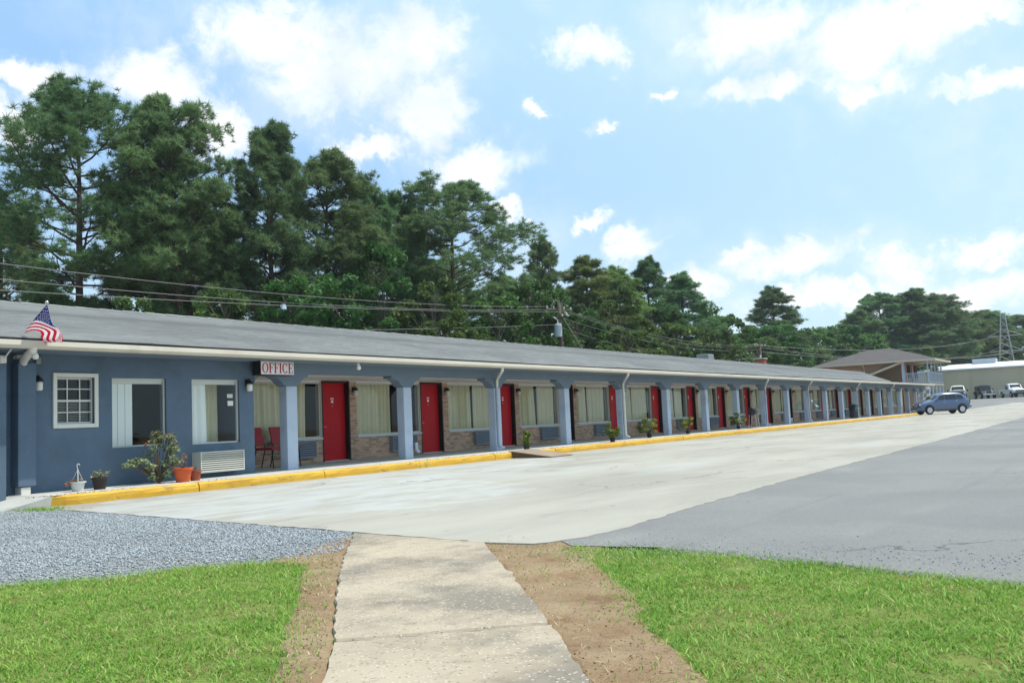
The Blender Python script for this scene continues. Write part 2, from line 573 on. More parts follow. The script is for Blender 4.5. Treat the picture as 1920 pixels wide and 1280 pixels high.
# concrete apron
edge = [(7.62, 13.95), (7.5, 12.41), (7.22, 10.6), (6.95, 8.82), (6.74, 7.5), (6.55, 6.24), (6.40, 5.4), (6.25, 4.48), (6.27, 4.03), (6.62, 3.86),
        (7.04, 3.77), (7.6, 3.80), (8.59, 3.86), (10.8, 3.93), (13.42, 4.0), (17, 4.02), (21.46, 4.05), (35, 4.2), (53.94, 4.41), (78, 4.7), (88, 4.82)]
pts = [Vector((a[0], a[1], 0)) for a in edge]
fine = []
for a, b in zip(pts[:-1], pts[1:]):
    n = max(1, int((b - a).length / (0.12 if a.x < 14 else 0.4)))
    for k in range(n):
        q = a.lerp(b, k / n)
        w = 0.04 if q.x < 8 else 0.045
        q = q + Vector((0, 0.015 * math.sin(q.x * 1.7) * math.sin(q.x * 0.61), 0)) if q.x > 8 else q
        fine.append((q.x + random.uniform(-w, w) * 0.6, q.y + random.uniform(-w, w) * 0.6))
fine.append(edge[-1])
poly = fine + [(88, 16.2), (60, 16.2), (30, 16.2), (8, 16.2)]
mb = MB()
n = len(poly)
mb.add([(x, y, gz(x)) for x, y in poly] + [(x, y, gz(x) - 0.06) for x, y in poly],
       [tuple(range(n))] + [(i, (i + 1) % n, n + (i + 1) % n, n + i)[::-1] for i in range(n)])
# it runs on up the rise towards the far yard
sx_ = [88, 91, 94, 97, 100, 103, 106, 109, 112]
mb.strip([[(x, (4.82 + (x - 88) * 0.02) * (1 - q) + (16.2 - (x - 88) * 0.25) * q, gz(x)) for x in sx_] for q in (0, 0.35, 0.7, 1)])
tag(obj('parking_lot', mb, M_LOT), kind='structure')
CONC_POLY = poly

# asphalt drive on the right and the far yard
ax = [(5.3, -60), (5.45, -14), (5.55, -5), (5.62, -2), (5.75, 0.54), (5.88, 1.16), (6.16, 1.88), (6.40, 2.98), (6.30, 3.70), (6.9, 4.3), (12, 5.0)]
mb = MB()
asp = [(x, y) for x, y in ax] + [(60, 6.0), (88, 6.4), (88, -60)]
na = len(asp)
mb.add([(x, y, -0.006) for x, y in asp] + [(x - 0.10, y, -0.034) for x, y in asp[:8]], [tuple(range(na))[::-1]] + [(i, i + 1, na + i + 1, na + i) for i in range(7)])
far_x = [88] + [88 + 4 * k for k in range(1, 16)]
mb.strip([[(x, y, gz(x) - 0.006) for x in far_x] for y in (-60, -20, 0, 6.4, 14, 20, 45)])
tag(obj('asphalt_drive', mb, M_ASPH), kind='structure')

# front sidewalk: two visible slabs and one behind the camera, each with worn edges
wk = thing('sidewalk', None, None, (0, 0, 0))
tag(wk, kind='structure')


def slab(Lp, Rp, name='slab'):
    """Lp, Rp: left and right edge polylines, near to far"""
    def dens(P):
        out = []
        for a, b in zip(P[:-1], P[1:]):
            n = max(1, int(math.hypot(b[0] - a[0], b[1] - a[1]) / 0.07))
            out += [(a[0] + (b[0] - a[0]) * k / n, a[1] + (b[1] - a[1]) * k / n) for k in range(n)]
        out.append(P[-1])
        return [(x + random.gauss(0, 0.006), y + random.gauss(0, 0.006)) for x, y in out]
    loop = dens(Lp) + dens([Lp[-1], Rp[-1]])[1:-1] + dens(Rp[::-1]) + dens([Rp[0], Lp[0]])[1:-1]
    n = len(loop)
    cx = sum(p[0] for p in loop) / n; cy = sum(p[1] for p in loop) / n
    inner = [(cx + (x - cx) * (1 - 0.012 / max(0.2, math.hypot(x - cx, y - cy))), cy + (y - cy) * (1 - 0.012 / max(0.2, math.hypot(x - cx, y - cy)))) for x, y in loop]
    mb = MB()
    mb.add([(x, y, 0.003) for x, y in inner] + [(x, y, -0.008) for x, y in loop] + [(x, y, -0.10) for x, y in loop],
           [tuple(range(n))[::-1]] + [(i, (i + 1) % n, n + (i + 1) % n, n + i) for i in range(n)] + [(n + i, n + (i + 1) % n, 2 * n + (i + 1) % n, 2 * n + i) for i in range(n)])
    return obj(name, mb, M_WALK, wk)


slab([(3.17, 3.17), (3.32, 3.32), (4.55, 4.50), (5.5, 5.34), (6.46, 6.16)], [(3.87, 2.42), (5.01, 3.40), (5.6, 3.93), (6.24, 4.50)])
slab([(0.30, 0.52), (2.63, 2.70), (3.14, 3.14)], [(0.95, -0.10), (3.06, 1.74), (3.84, 2.39)])
slab([(-2.6, -2.1), (0.28, 0.50)], [(-1.9, -2.65), (0.93, -0.12)])

# ------------------------------------------------------------------ lawns, gravel, bare soil
LAWN_L = [(3.5, 6.79), (3.96, 6.22), (4.45, 6.09), (4.89, 5.7), (4.95, 5.2), (4.15, 4.45), (3.53, 3.85), (3.09, 3.37), (2.55, 2.87), (0.0, 0.75), (-3, -1.5), (-5, 2), (-4, 12), (0.5, 11.5), (2.4, 8.4)]
LAWN_R = [(6.24, 3.70), (5.75, 3.26), (5.2, 2.75), (4.7, 2.4), (4.3, 2.22), (3.97, 1.93), (3.67, 1.62), (3.24, 1.35), (2.3, 0.5), (0.9, -0.75), (-2, -3.2), (-3, -12), (5.4, -12), (5.55, -5), (5.62, -2), (5.72, 0.54), (5.85, 1.16), (6.13, 1.88), (6.36, 2.98)]
GRAVEL = [(6.5, 6.22), (5.9, 5.72), (5.56, 5.42), (5.16, 5.5), (4.85, 5.82), (4.4, 6.2), (3.9, 6.4), (3.45, 6.95), (2.4, 8.6), (0.5, 11.8), (-1, 14.9), (4, 15.05), (7.55, 14.6), (7.62, 13.95), (7.5, 12.41), (7.22, 10.6), (6.95, 8.82), (6.74, 7.5), (6.55, 6.30)]


def scatter(T, F, R, P):
    """copies of template verts T with 3x3 matrices R at points P"""
    n, k = len(P), len(T)
    V = np.einsum('nij,kj->nki', R, T) + P[:, None, :]
    FF = (F[None, :, :] + (np.arange(n) * k)[:, None, None]).reshape(-1, F.shape[1])
    return V.reshape(-1, 3), FF


def rand_in(P, n, bounds=None):
    xs_ = [p[0] for p in P]; ys_ = [p[1] for p in P]
    X = rng.uniform(min(xs_), max(xs_), n); Y = rng.uniform(min(ys_), max(ys_), n)
    k = in_poly(P, X, Y)
    return X[k], Y[k]


def vnoise(X, Y, s, seed=0):
    """cheap smooth value noise"""
    r = np.random.default_rng(seed)
    G = r.random((64, 64))
    x = X * s + 100; y = Y * s + 100
    xi = np.floor(x).astype(int); yi = np.floor(y).astype(int)
    fx = x - xi; fy = y - yi
    fx = fx * fx * (3 - 2 * fx); fy = fy * fy * (3 - 2 * fy)
    g = lambda a, b: G[a % 64, b % 64]
    return (g(xi, yi) * (1 - fx) + g(xi + 1, yi) * fx) * (1 - fy) + (g(xi, yi + 1) * (1 - fx) + g(xi + 1, yi + 1) * fx) * fy


def blades(X, Y, h, w, lean, z0=-0.03):
    n = len(X)
    th = rng.uniform(0, 2 * np.pi, n)
    d = np.stack([np.cos(th), np.sin(th), np.zeros(n)], 1)
    ph = th + rng.normal(1.57, 0.5, n)
    l = np.stack([np.cos(ph), np.sin(ph), np.zeros(n)], 1) * (lean * rng.uniform(0.2, 1.6, n) * h)[:, None]
    B = np.stack([X, Y, np.full(n, z0)], 1)
    up = np.array([0, 0, 1.0])
    m = B + up * (h * 0.6)[:, None] + l * 0.35
    t = B + up * h[:, None] + l
    V = np.stack([B - d * w[:, None], B + d * w[:, None], m + d * w[:, None] * 0.75, m - d * w[:, None] * 0.75, t], 1).reshape(-1, 3)
    k = np.arange(n) * 5
    F = np.concatenate([np.stack([k, k + 1, k + 2], 1), np.stack([k, k + 2, k + 3], 1), np.stack([k + 3, k + 2, k + 4], 1)])
    return V, F


def lawn(name, poly, n, label, seed):
    X, Y = rand_in(poly, n)
    # denser near the photograph's viewpoint, thin patches and worn rims
    D = np.hypot(X, Y)
    keep = rng.random(len(X)) < np.clip(4.4 / np.maximum(D, 0.5), 0.28, 1.0) * np.clip(0.55 + vnoise(X, Y, 1.3, seed) * 0.9, 0, 1)
    infr = (Y > 0.02 * X - 0.9) & (X > 0.30 * Y - 1.0) & (X > 1.2)
    keep &= infr | (rng.random(len(X)) < 0.30)
    # ragged border: drop blades near the rim at random
    c = np.array(poly).mean(0)
    Xi = X + (X - c[0]) * 0.0
    rim = ~in_poly(poly, X + rng.normal(0, 0.07, len(X)), Y + rng.normal(0, 0.07, len(X)))
    keep &= ~rim
    bare = vnoise(X, Y, 1.9, seed + 5) + 0.3 * vnoise(X, Y, 6, seed + 6)
    keep &= (bare < 1.05) | (rng.random(len(X)) < 0.25)
    X, Y = X[keep], Y[keep]
    D = np.hypot(X, Y)
    tuft = vnoise(X, Y, 5, seed + 1)
    h = (0.011 + 0.017 * tuft) * rng.uniform(0.5, 1.4, len(X))
    tall = rng.random(len(X)) < 0.02
    h[tall] *= 1.9
    w = (0.0017 + 0.00028 * D) * rng.uniform(0.6, 1.4, len(X))
    V, F = blades(X, Y, h, w, 1.35, -0.022)
    o = obj(name, np_mesh(name, V, F), M_GRASS)
    return tag(o, label, 'grass', kind='stuff')


def grass_material():
    m = bpy.data.materials.new('grass_blades')
    m.use_nodes = True
    nt = NT(m.node_tree)
    b = nt.n['Principled BSDF']
    geo = nt.node('ShaderNodeNewGeometry')
    p = geo.outputs['Position']
    r = geo.outputs['Random Per Island']
    a = nt.noise(p, 1.6, 5, 0.6)
    c = nt.mix(nt.ramp(a, 0.35, 0.65), lin(122, 164, 58), lin(152, 188, 84))
    c = nt.mix(nt.ramp(r, 0.0, 0.6), lin(100, 144, 52), c)
    c = nt.mix(nt.math('MULTIPLY', nt.ramp(r, 0.86, 0.97), 0.8), c, lin(190, 208, 118))
    c = nt.mix(nt.math('MULTIPLY', nt.math('GREATER_THAN', r, 0.975), 0.9), c, lin(196, 180, 130))
    y = nt.noise(p, 0.7, 4, 0.6)
    c = nt.mix(nt.math('MULTIPLY', nt.ramp(y, 0.5, 0.72), 0.32), c, lin(168, 186, 84))
    y2 = nt.noise(p, 3.4, 5, 0.65)
    c = nt.mix(nt.math('MULTIPLY', nt.ramp(y2, 0.55, 0.72), 0.45), c, lin(98, 146, 62))
    y3 = nt.noise(p, 1.1, 5, 0.7)
    c = nt.mix(nt.math('MULTIPLY', nt.math('MULTIPLY', nt.ramp(y3, 0.6, 0.72), nt.ramp(r, 0.4, 0.6)), 0.4), c, lin(186, 172, 112))
    nt.l.new(c, b.inputs['Base Color'])
    b.inputs['Roughness'].default_value = 0.55
    b.inputs['Specular IOR Level'].default_value = 0.3
    tr = nt.node('ShaderNodeBsdfTranslucent'); nt.l.new(c, tr.inputs[0])
    mx = nt.node('ShaderNodeMixShader'); mx.inputs[0].default_value = 0.35
    nt.l.new(b.outputs[0], mx.inputs[1]); nt.l.new(tr.outputs[0], mx.inputs[2])
    nt.l.new(mx.outputs[0], nt.n['Material Output'].inputs[0])
    return m


M_GRASS = grass_material()
M_TURF = material('turf_soil', lin(112, 124, 64), 0.95, var=0.35, vscale=6, bump=0.8, bscale=40, spec=0.1, dirt=lin(116, 96, 66), dscale=1.6, dlo=0.5, dhi=0.7, damt=0.8)


def sheet(P, z, skirt=0.07, drop=0.02, jag=0.02):
    """flat sheet whose rim tapers down into the soil"""
    pts = []
    for a, b in zip(P, P[1:] + P[:1]):
        n = max(1, int(math.hypot(b[0] - a[0], b[1] - a[1]) / 0.12))
        n = min(n, 60)
        for k in range(n):
            q = k / n
            pts.append((a[0] + (b[0] - a[0]) * q + random.gauss(0, jag), a[1] + (b[1] - a[1]) * q + random.gauss(0, jag)))
    n = len(pts)
    area = sum(pts[i][0] * pts[(i + 1) % n][1] - pts[(i + 1) % n][0] * pts[i][1] for i in range(n))
    if area < 0:
        pts = pts[::-1]
    out = []
    for i in range(n):
        a, b = pts[i - 2], pts[(i + 2) % n]
        t = Vector((b[0] - a[0], b[1] - a[1])).normalized()
        out.append((pts[i][0] + t.y * skirt, pts[i][1] - t.x * skirt))
    return MB().add([(x, y, z) for x, y in pts] + [(x, y, z - drop) for x, y in out],
                    [tuple(range(n))] + [(i, n + i, n + (i + 1) % n, (i + 1) % n) for i in range(n)])


for P in (LAWN_L, LAWN_R):
    tag(obj('lawn_soil', sheet(P, -0.020), M_TURF), kind='structure')
lawn('lawn_grass', LAWN_L, 760000, 'mown green lawn left of the sidewalk, below the gravel', 3)
lawn('lawn_grass', LAWN_R, 900000, 'mown green lawn right of the sidewalk, below the asphalt', 9)

# gravel: a bed of crushed blue-grey stone
n = len(GRAVEL)
M_GBED = material('gravel_bed', lin(146, 150, 152), 0.9, var=0.3, vscale=55, bump=1.0, bscale=60, spec=0.15, dirt=lin(150, 138, 118), dscale=0.7, dlo=0.5, dhi=0.72, damt=0.6)
tag(obj('gravel_bed', sheet(GRAVEL, -0.016, 0.10), M_GBED), kind='structure')
M_STONE = material('gravel_stone', lin(160, 165, 167), 0.8, island=0.26, spec=0.3)


def stones(name, X, Y, size, z, mat, label, cat):
    n = len(X)
    T = np.array([(1, 0, 0), (-1, 0, 0), (0, 1, 0), (0, -1, 0), (0, 0, 1), (0, 0, -1)], float)
    F = np.array([(0, 2, 4), (2, 1, 4), (1, 3, 4), (3, 0, 4), (2, 0, 5), (1, 2, 5), (3, 1, 5), (0, 3, 5)][:4] + [(2, 0, 5), (1, 2, 5), (3, 1, 5), (0, 3, 5)])
    a = rng.uniform(0, 2 * np.pi, n)
    s = size * rng.uniform(0.55, 1.5, n)
    R = np.zeros((n, 3, 3))
    R[:, 0, 0] = np.cos(a) * s; R[:, 0, 1] = -np.sin(a) * s * 0.75
    R[:, 1, 0] = np.sin(a) * s; R[:, 1, 1] = np.cos(a) * s * 0.75
    R[:, 2, 2] = s * rng.uniform(0.35, 0.75, n)
    R[:, 2, 0] = s * rng.normal(0, 0.35, n); R[:, 2, 1] = s * rng.normal(0, 0.35, n)
    R[:, 0, 2] = s * rng.normal(0, 0.3, n); R[:, 1, 2] = s * rng.normal(0, 0.3, n)
    V, FF = scatter(T, F, R, np.stack([X, Y, np.full(n, z) + rng.uniform(-0.004, 0.006, n)], 1))
    o = obj(name, np_mesh(name, V, FF), mat)
    return tag(o, label, cat, kind='stuff')


X, Y = rand_in(GRAVEL, 270000)
far_ = rng.random(len(X)) < 0.16
X = X + np.where(far_, rng.normal(0, 0.13, len(X)), rng.normal(0, 0.02, len(X))); Y = Y + np.where(far_, rng.normal(0, 0.13, len(X)), 0)
k = ((X > 0.36 * Y - 0.8) | (rng.random(len(X)) < 0.15)) & (rng.random(len(X)) < 0.92 - 0.5 * (vnoise(X, Y, 0.9, 21) > 0.72))
k &= ~in_poly([(6.46, 6.20), (3.1, 3.2), (3.9, 2.3), (6.26, 4.45)], X, Y) & ~in_poly(CONC_POLY, X, Y)
stones('gravel', X[k], Y[k], 0.0105, -0.012, M_STONE, 'crushed blue-grey gravel strip between office wall and left lawn', 'gravel')

# bare soil beside the walk: crumbs, small stones, dead grass
SOIL_R = [(6.2, 4.45), (5.01, 3.38), (3.86, 2.40), (3.06, 1.72), (0.95, -0.15), (1.2, -0.5), (3.24, 1.35), (3.97, 1.93), (4.7, 2.4), (5.75, 3.26), (6.30, 3.45), (6.62, 3.5), (6.8, 4.2), (6.6, 4.7)]
SOIL_L = [(6.40, 6.14), (5.5, 5.34), (4.5, 4.5), (3.3, 3.34), (2.6, 2.72), (1, 1.2), (0.9, 1.5), (2.55, 2.87), (3.53, 3.85), (4.15, 4.45), (4.95, 5.2), (4.95, 5.6), (5.5, 5.75), (6.0, 6.0)]
for P in (SOIL_L, SOIL_R):
    tag(obj('bare_soil', sheet(P, -0.012, 0.05, 0.02, 0.012), M_DIRT), kind='structure')
M_CRUMB = material('soil_crumb', lin(150, 122, 94), 0.95, island=0.4, spec=0.1)
M_STRAW = material('dead_grass', lin(186, 166, 124), 0.8, island=0.3, spec=0.15)
for P, side in ((SOIL_R, 'right'), (SOIL_L, 'left')):
    X, Y = rand_in(P, 16000)
    k = rng.random(len(X)) < np.clip(vnoise(X, Y, 2.2, 31) * 1.6 - 0.35, 0.03, 1)
    stones('soil_crumbs', X[k], Y[k], 0.0055, -0.010, M_CRUMB, 'brown soil crumbs and bits on the bare strip %s of the sidewalk' % side, 'soil')
    X, Y = rand_in(P, 15000)
    k = rng.random(len(X)) < np.clip(vnoise(X, Y, 1.6, 41) * 1.8 - 0.5, 0.02, 1)
    X, Y = X[k], Y[k]
    V, F = blades(X, Y, rng.uniform(0.006, 0.022, len(X)), rng.uniform(0.0012, 0.0024, len(X)), 2.6, -0.013)
    o = obj('dead_grass', np_mesh('dead_grass', V, F), M_STRAW)
    tag(o, 'dry straw lying on the bare strip %s of the sidewalk' % side, 'straw', kind='stuff')
    X, Y = rand_in(P, 9000)
    k = rng.random(len(X)) < np.clip(vnoise(X, Y, 2.7, 51) * 2.2 - 1.35, 0.0, 1)
    X, Y = X[k], Y[k]
    V, F = blades(X, Y, rng.uniform(0.012, 0.035, len(X)), rng.uniform(0.002, 0.003, len(X)), 1.2, -0.013)
    o = obj('sprouting_grass', np_mesh('sprouting_grass', V, F), M_GRASS)
    tag(o, 'sparse grass sprouting on the bare strip %s of the sidewalk' % side, 'grass', kind='stuff')
# turf creeping out over the bare soil and the drive's edge
Xs, Ys = [], []
for P, lo, hi in ((LAWN_L, 0, 9), (LAWN_R, 0, 8), (LAWN_R, 14, 19)):
    for i in range(lo, min(hi, len(P))):
        (x0, y0), (x1, y1) = P[i], P[(i + 1) % len(P)]
        L_ = math.hypot(x1 - x0, y1 - y0)
        n = int(420 * L_)
        q = rng.random(n)
        off = rng.exponential(0.075, n) * np.where(rng.random(n) < 0.5, 1, -1) * np.clip(vnoise(x0 + (x1 - x0) * q, y0 + (y1 - y0) * q, 3.1, 61) * 1.8, 0.2, 2)
        nx, ny = -(y1 - y0) / L_, (x1 - x0) / L_
        Xs.append(x0 + (x1 - x0) * q + nx * off); Ys.append(y0 + (y1 - y0) * q + ny * off)
X = np.concatenate(Xs); Y = np.concatenate(Ys)
V, F = blades(X, Y, rng.uniform(0.010, 0.032, len(X)), rng.uniform(0.002, 0.0035, len(X)), 1.4, -0.016)
tag(obj('creeping_grass', np_mesh('creeping_grass', V, F), M_GRASS), 'thin grass creeping out along the rims of both lawns', 'grass', kind='stuff')
# grit washed onto the asphalt along the lawn
X = 6.1 + rng.normal(0, 0.25, 1500); Y = rng.uniform(-1.5, 3.4, 1500)
stones('grit', X + np.abs(rng.normal(0, 0.3, 1500)), Y, 0.006, -0.004, M_STONE, 'loose grit on the asphalt beside the right lawn', 'grit')

# a little weed fringe where gravel meets the kerb end
X = rng.normal(7.55, 0.16, 900); Y = rng.normal(13.45, 0.25, 900)
V, F = blades(X, Y, rng.uniform(0.02, 0.06, 900), rng.uniform(0.003, 0.006, 900), 0.9, -0.02)
tag(obj('kerb_weeds', np_mesh('kerb_weeds', V, F), M_GRASS), 'thin green weeds in front of the yellow kerb end', 'weeds', kind='stuff')

# covered walkway and its yellow kerb
WALK_Z = 0.15
mb = MB().box(7.88, 78.2, 13.86, 17.60, -0.05, WALK_Z)
mb.add([(7.05, 13.9, -0.04), (7.88, 13.86, WALK_Z - 0.004), (7.88, 15.3, WALK_Z - 0.004), (7.05, 15.3, 0.05), (7.88, 13.86, -0.04)], [(0, 1, 2, 3), (0, 4, 1)])
mb.box(78.2, 93.5, 14.75, 17.60, -0.05, WALK_Z - 0.002)
mb.add([(2.0, 14.2, -0.04), (7.05, 13.9, -0.04), (7.05, 15.3, 0.05), (2.0, 15.3, 0.05)], [(0, 1, 2, 3)])
tag(obj('walkway', mb, M_SLAB), kind='structure')


def kerb_material():
    m = bpy.data.materials.new('yellow_kerb_paint')
    m.use_nodes = True
    nt = NT(m.node_tree)
    b = nt.n['Principled BSDF']
    p = nt.node('ShaderNodeNewGeometry').outputs['Position']
    a = nt.noise(p, 2.0, 5, 0.6)
    c = nt.mix(nt.ramp(a, 0.3, 0.7), lin(206, 156, 34), lin(218, 174, 52))
    ch = nt.noise(nt.vmath('MULTIPLY', p, (0.5, 1, 1.4)), 8.0, 7, 0.72)
    c = nt.mix(nt.math('MULTIPLY', nt.ramp(ch, 0.56, 0.65), 0.7), c, lin(140, 120, 82))
    gr = nt.noise(p, 1.0, 6, 0.7)
    c = nt.mix(nt.math('MULTIPLY', nt.ramp(gr, 0.45, 0.75), 0.55), c, lin(150, 106, 34))
    nt.l.new(c, b.inputs['Base Color'])
    b.inputs['Roughness'].default_value = 0.6
    bn = nt.node('ShaderNodeBump'); bn.inputs['Strength'].default_value = 0.6; bn.inputs['Distance'].default_value = 0.01
    nt.l.new(nt.noise(p, 14, 6, 0.7), bn.inputs['Height']); nt.l.new(bn.outputs[0], b.inputs['Normal'])
    return m


M_KERB = kerb_material()
kb = thing('kerb', None, None, (7.9, 13.7, 0))
tag(kb, kind='structure')
x = 7.9
k = 0
while x < 78:
    L = 2.6 if x < 7.95 else 3.05
    x1 = min(78.2, x + L)
    n = 14
    rows = []
    for i in range(n + 1):
        xx = x + 0.012 + (x1 - x - 0.024) * i / n
        j = lambda s_: random.gauss(0, s_)
        yy = 13.69 + j(0.004)
        if k == 0 and i < 3:
            yy += (3 - i) ** 2 * 0.018
        rows.append([(xx, yy, -0.04), (xx, yy + j(0.004), 0.07 + j(0.006)), (xx, yy + 0.012 + j(0.005), 0.128 + j(0.005)), (xx, yy + 0.04 + j(0.005), 0.156 + j(0.003)), (xx, 13.862, 0.160), (xx, 13.862, -0.04)])
    mb = MB().strip(rows)
    e = len(rows[0])
    nv = len(mb.v)
    mb.f.append(tuple(range(e))); mb.f.append(tuple(range(nv - e, nv))[::-1])
    obj('kerb_stone', mb, M_KERB, kb, org=(7.9, 13.7, 0))
    x = x1
    k += 1
# dirt and leaf litter caught behind the kerb
X = rng.uniform(7.6, 70, 2600); Y = 13.93 + np.abs(rng.normal(0, 0.12, 2600))
k = rng.random(2600) < np.clip(vnoise(X, Y * 0, 0.7, 77) * 2 - 0.7, 0.05, 1)
stones('litter', X[k], Y[k], 0.012, 0.155, M_CRUMB, 'brown leaf litter along the walkway edge behind the yellow kerb', 'litter')


# parking stripes, all but worn away
def stripe_material():
    m = bpy.data.materials.new('worn_yellow_stripe')
    m.use_nodes = True
    nt = NT(m.node_tree)
    b = nt.n['Principled BSDF']
    b.inputs['Base Color'].default_value = (*lin(200, 160, 70), 1)
    b.inputs['Roughness'].default_value = 0.8
    p = nt.node('ShaderNodeNewGeometry').outputs['Position']
    f = nt.math('MULTIPLY', nt.ramp(nt.noise(p, 3.0, 7, 0.7), 0.42, 0.66), 0.5)
    tr = nt.node('ShaderNodeBsdfTransparent')
    mx = nt.node('ShaderNodeMixShader')
    nt.l.new(f, mx.inputs[0]); nt.l.new(tr.outputs[0], mx.inputs[1]); nt.l.new(b.outputs[0], mx.inputs[2])
    nt.l.new(mx.outputs[0], nt.n['Material Output'].inputs[0])
    return m


M_STRIPE = stripe_material()
for k in range(20):
    x = 15.2 + 2.9 * k
    tag(obj('parking_stripe', MB().add([(x, 9.2, 0.004), (x + 0.10, 9.2, 0.004), (x + 0.10, 13.5, 0.004), (x, 13.5, 0.004)], [(0, 1, 2, 3)]), M_STRIPE), kind='structure')

# ------------------------------------------------------------------ the motel
S = [13.98, 17.90, 21.94, 25.96, 30.03, 34.01, 38.07, 41.97, 45.91, 49.79, 53.54, 57.48, 61.34, 65.08, 68.68, 72.45, 76.12, 79.75, 83.36, 86.83, 90.03]
TC, TD = 15.22, 17.39          # column front, room front
NB = len(S) - 1
XE = 92.0                       # far end of the room block
MO = (7.4, 15.22, 0.0)
motel = thing('motel', 'long single-storey blue-grey motel with red doors, grey shingle roof and covered walkway', 'motel', MO)

M_BLUE = material('wall_paint_blue', lin(95, 113, 133), 0.75, var=0.11, vscale=1.6, bump=0.6, bscale=38, spec=0.3, dirt=lin(78, 96, 104), dscale=1.3, dlo=0.45, dhi=0.7, damt=0.55)
M_BEAM = material('beam_paint_blue', lin(110, 126, 141), 0.7, var=0.06, vscale=1.5, bump=0.25, bscale=50, spec=0.3)
M_COL = material('column_paint', lin(182, 195, 213), 0.65, var=0.07, vscale=2.0, bump=0.2, bscale=40, spec=0.3, dirt=lin(110, 122, 136), dscale=1.8, damt=0.4)
M_TRIM = material('trim_white', lin(220, 218, 208), 0.5, var=0.05, vscale=2, spec=0.4, dirt=lin(180, 172, 156), dscale=1.5, damt=0.4)
M_GUT = material('gutter_cream', lin(204, 196, 180), 0.45, var=0.06, vscale=1.0, spec=0.4, dirt=lin(160, 148, 128), dscale=1.1, dlo=0.5, dhi=0.8, damt=0.5)
M_BLACK = material('edge_strip_black', lin(44, 46, 48), 0.8, var=0.2)
M_CEIL = material('walkway_ceiling', lin(236, 232, 234), 0.8, var=0.05)
M_RED = material('door_red', lin(194, 22, 34), 0.5, var=0.06, vscale=1.5, spec=0.2)
M_RED2 = material('door_orange', lin(168, 96, 62), 0.5, var=0.06, spec=0.4)
M_FRAME = material('frame_black', lin(30, 28, 28), 0.5, spec=0.4)
M_WFRAME = material('window_frame_grey', lin(206, 206, 200), 0.45, metal=0.2, spec=0.5)
M_SILL = material('sill_grey', lin(200, 212, 216), 0.6, var=0.05)
M_BRICK = material('brick_tan', lin(192, 158, 134), 0.85, island=0.30, bump=0.4, bscale=60, spec=0.2)
M_MORT = material('mortar', lin(206, 198, 184), 0.95, var=0.12, vscale=6)
M_METAL = material('handle_metal', lin(200, 196, 186), 0.3, metal=0.9)
M_INT = material('room_interior', lin(110, 102, 92), 0.9)
M_CURT = material('curtain_cream', lin(226, 221, 190), 0.9, var=0.06, vscale=3, spec=0.1, transl=0.06)
M_CURTW = material('curtain_white', lin(236, 240, 240), 0.85, spec=0.15)
M_ACG = material('air_conditioner_grey', lin(140, 150, 162), 0.5, metal=0.2, var=0.08)
M_ACW = material('air_conditioner_cream', lin(206, 204, 192), 0.5, var=0.05)
M_DARK = material('dark_cavity', lin(20, 20, 22), 0.9)
M_LGLASS = material('lamp_glass', lin(226, 224, 216), 0.35, spec=0.5)
M_WHITE = material('white_plate', lin(228, 226, 222), 0.5)


def glass_material(name, tint, mixv):
    m = bpy.data.materials.new(name)
    m.use_nodes = True
    nt = NT(m.node_tree)
    nt.n.remove(nt.n['Principled BSDF'])
    tr = nt.node('ShaderNodeBsdfTransparent'); tr.inputs[0].default_value = (*tint, 1)
    gl = nt.node('ShaderNodeBsdfGlossy'); gl.inputs['Roughness'].default_value = 0.02
    lw = nt.node('ShaderNodeLayerWeight')
    fr = nt.math('ADD', 0.045, nt.math('MULTIPLY', nt.math('POWER', lw.outputs['Facing'], 5.0), 0.95))
    mx = nt.node('ShaderNodeMixShader')
    f = nt.math('ADD', fr, mixv, clamp=True)
    nt.l.new(f, mx.inputs[0]); nt.l.new(tr.outputs[0], mx.inputs[1]); nt.l.new(gl.outputs[0], mx.inputs[2])
    nt.l.new(mx.outputs[0], nt.n['Material Output'].inputs[0])
    return m


M_GLASS = glass_material('window_glass', (0.95, 0.97, 0.95), 0.0)


def part(name, mb, mat, parent=None, **kw):
    return obj(name, mb, mat, parent or motel, org=MO, **kw)


# --- office block: front wall in one plane with the columns, openings cut out
def wall_with_holes(x0, x1, z0, z1, y0, y1, holes):
    """boxes round rectangular holes (x0,x1,z0,z1), holes do not overlap in x"""
    mb = MB()
    x = x0
    for (a, b, c, d) in sorted(holes):
        mb.box(x, a, y0, y1, z0, z1)
        mb.box(a, b, y0, y1, z0, c)
        mb.box(a, b, y0, y1, d, z1)
        x = b
    mb.box(x, x1, y0, y1, z0, z1)
    return mb


W1 = (8.78, 9.47, 1.28, 2.09)
W2 = (9.82, 10.95, 0.83, 2.09)
W3 = (11.53, 12.69, 0.81, 2.09)
part('office_wall', wall_with_holes(4.0, 13.07, 0.02, 2.50, TC, TC + 0.2, [W1, W2, W3]), M_BLUE)
part('office_end_wall', MB().box(12.87, 13.07, TC + 0.2, TD + 0.2, 0.14, 2.5), M_BLUE)
part('office_side_wall', MB().box(4.0, 4.2, TC + 0.2, 24.0, 0.02, 2.5), M_BLUE)
part('pilaster', MB().box(8.0, 8.30, 14.98, TC - 0.002, 0.28, 2.30), M_BLUE, bevel=0.012)
part('pilaster', MB().box(6.2, 7.72, 14.80, TC - 0.002, 0.02, 2.34), M_BLUE, bevel=0.012)
part('pipe_cover', MB().box(8.06, 8.22, 15.0, 15.2, 0.05, 0.27), M_TRIM, bevel=0.01)


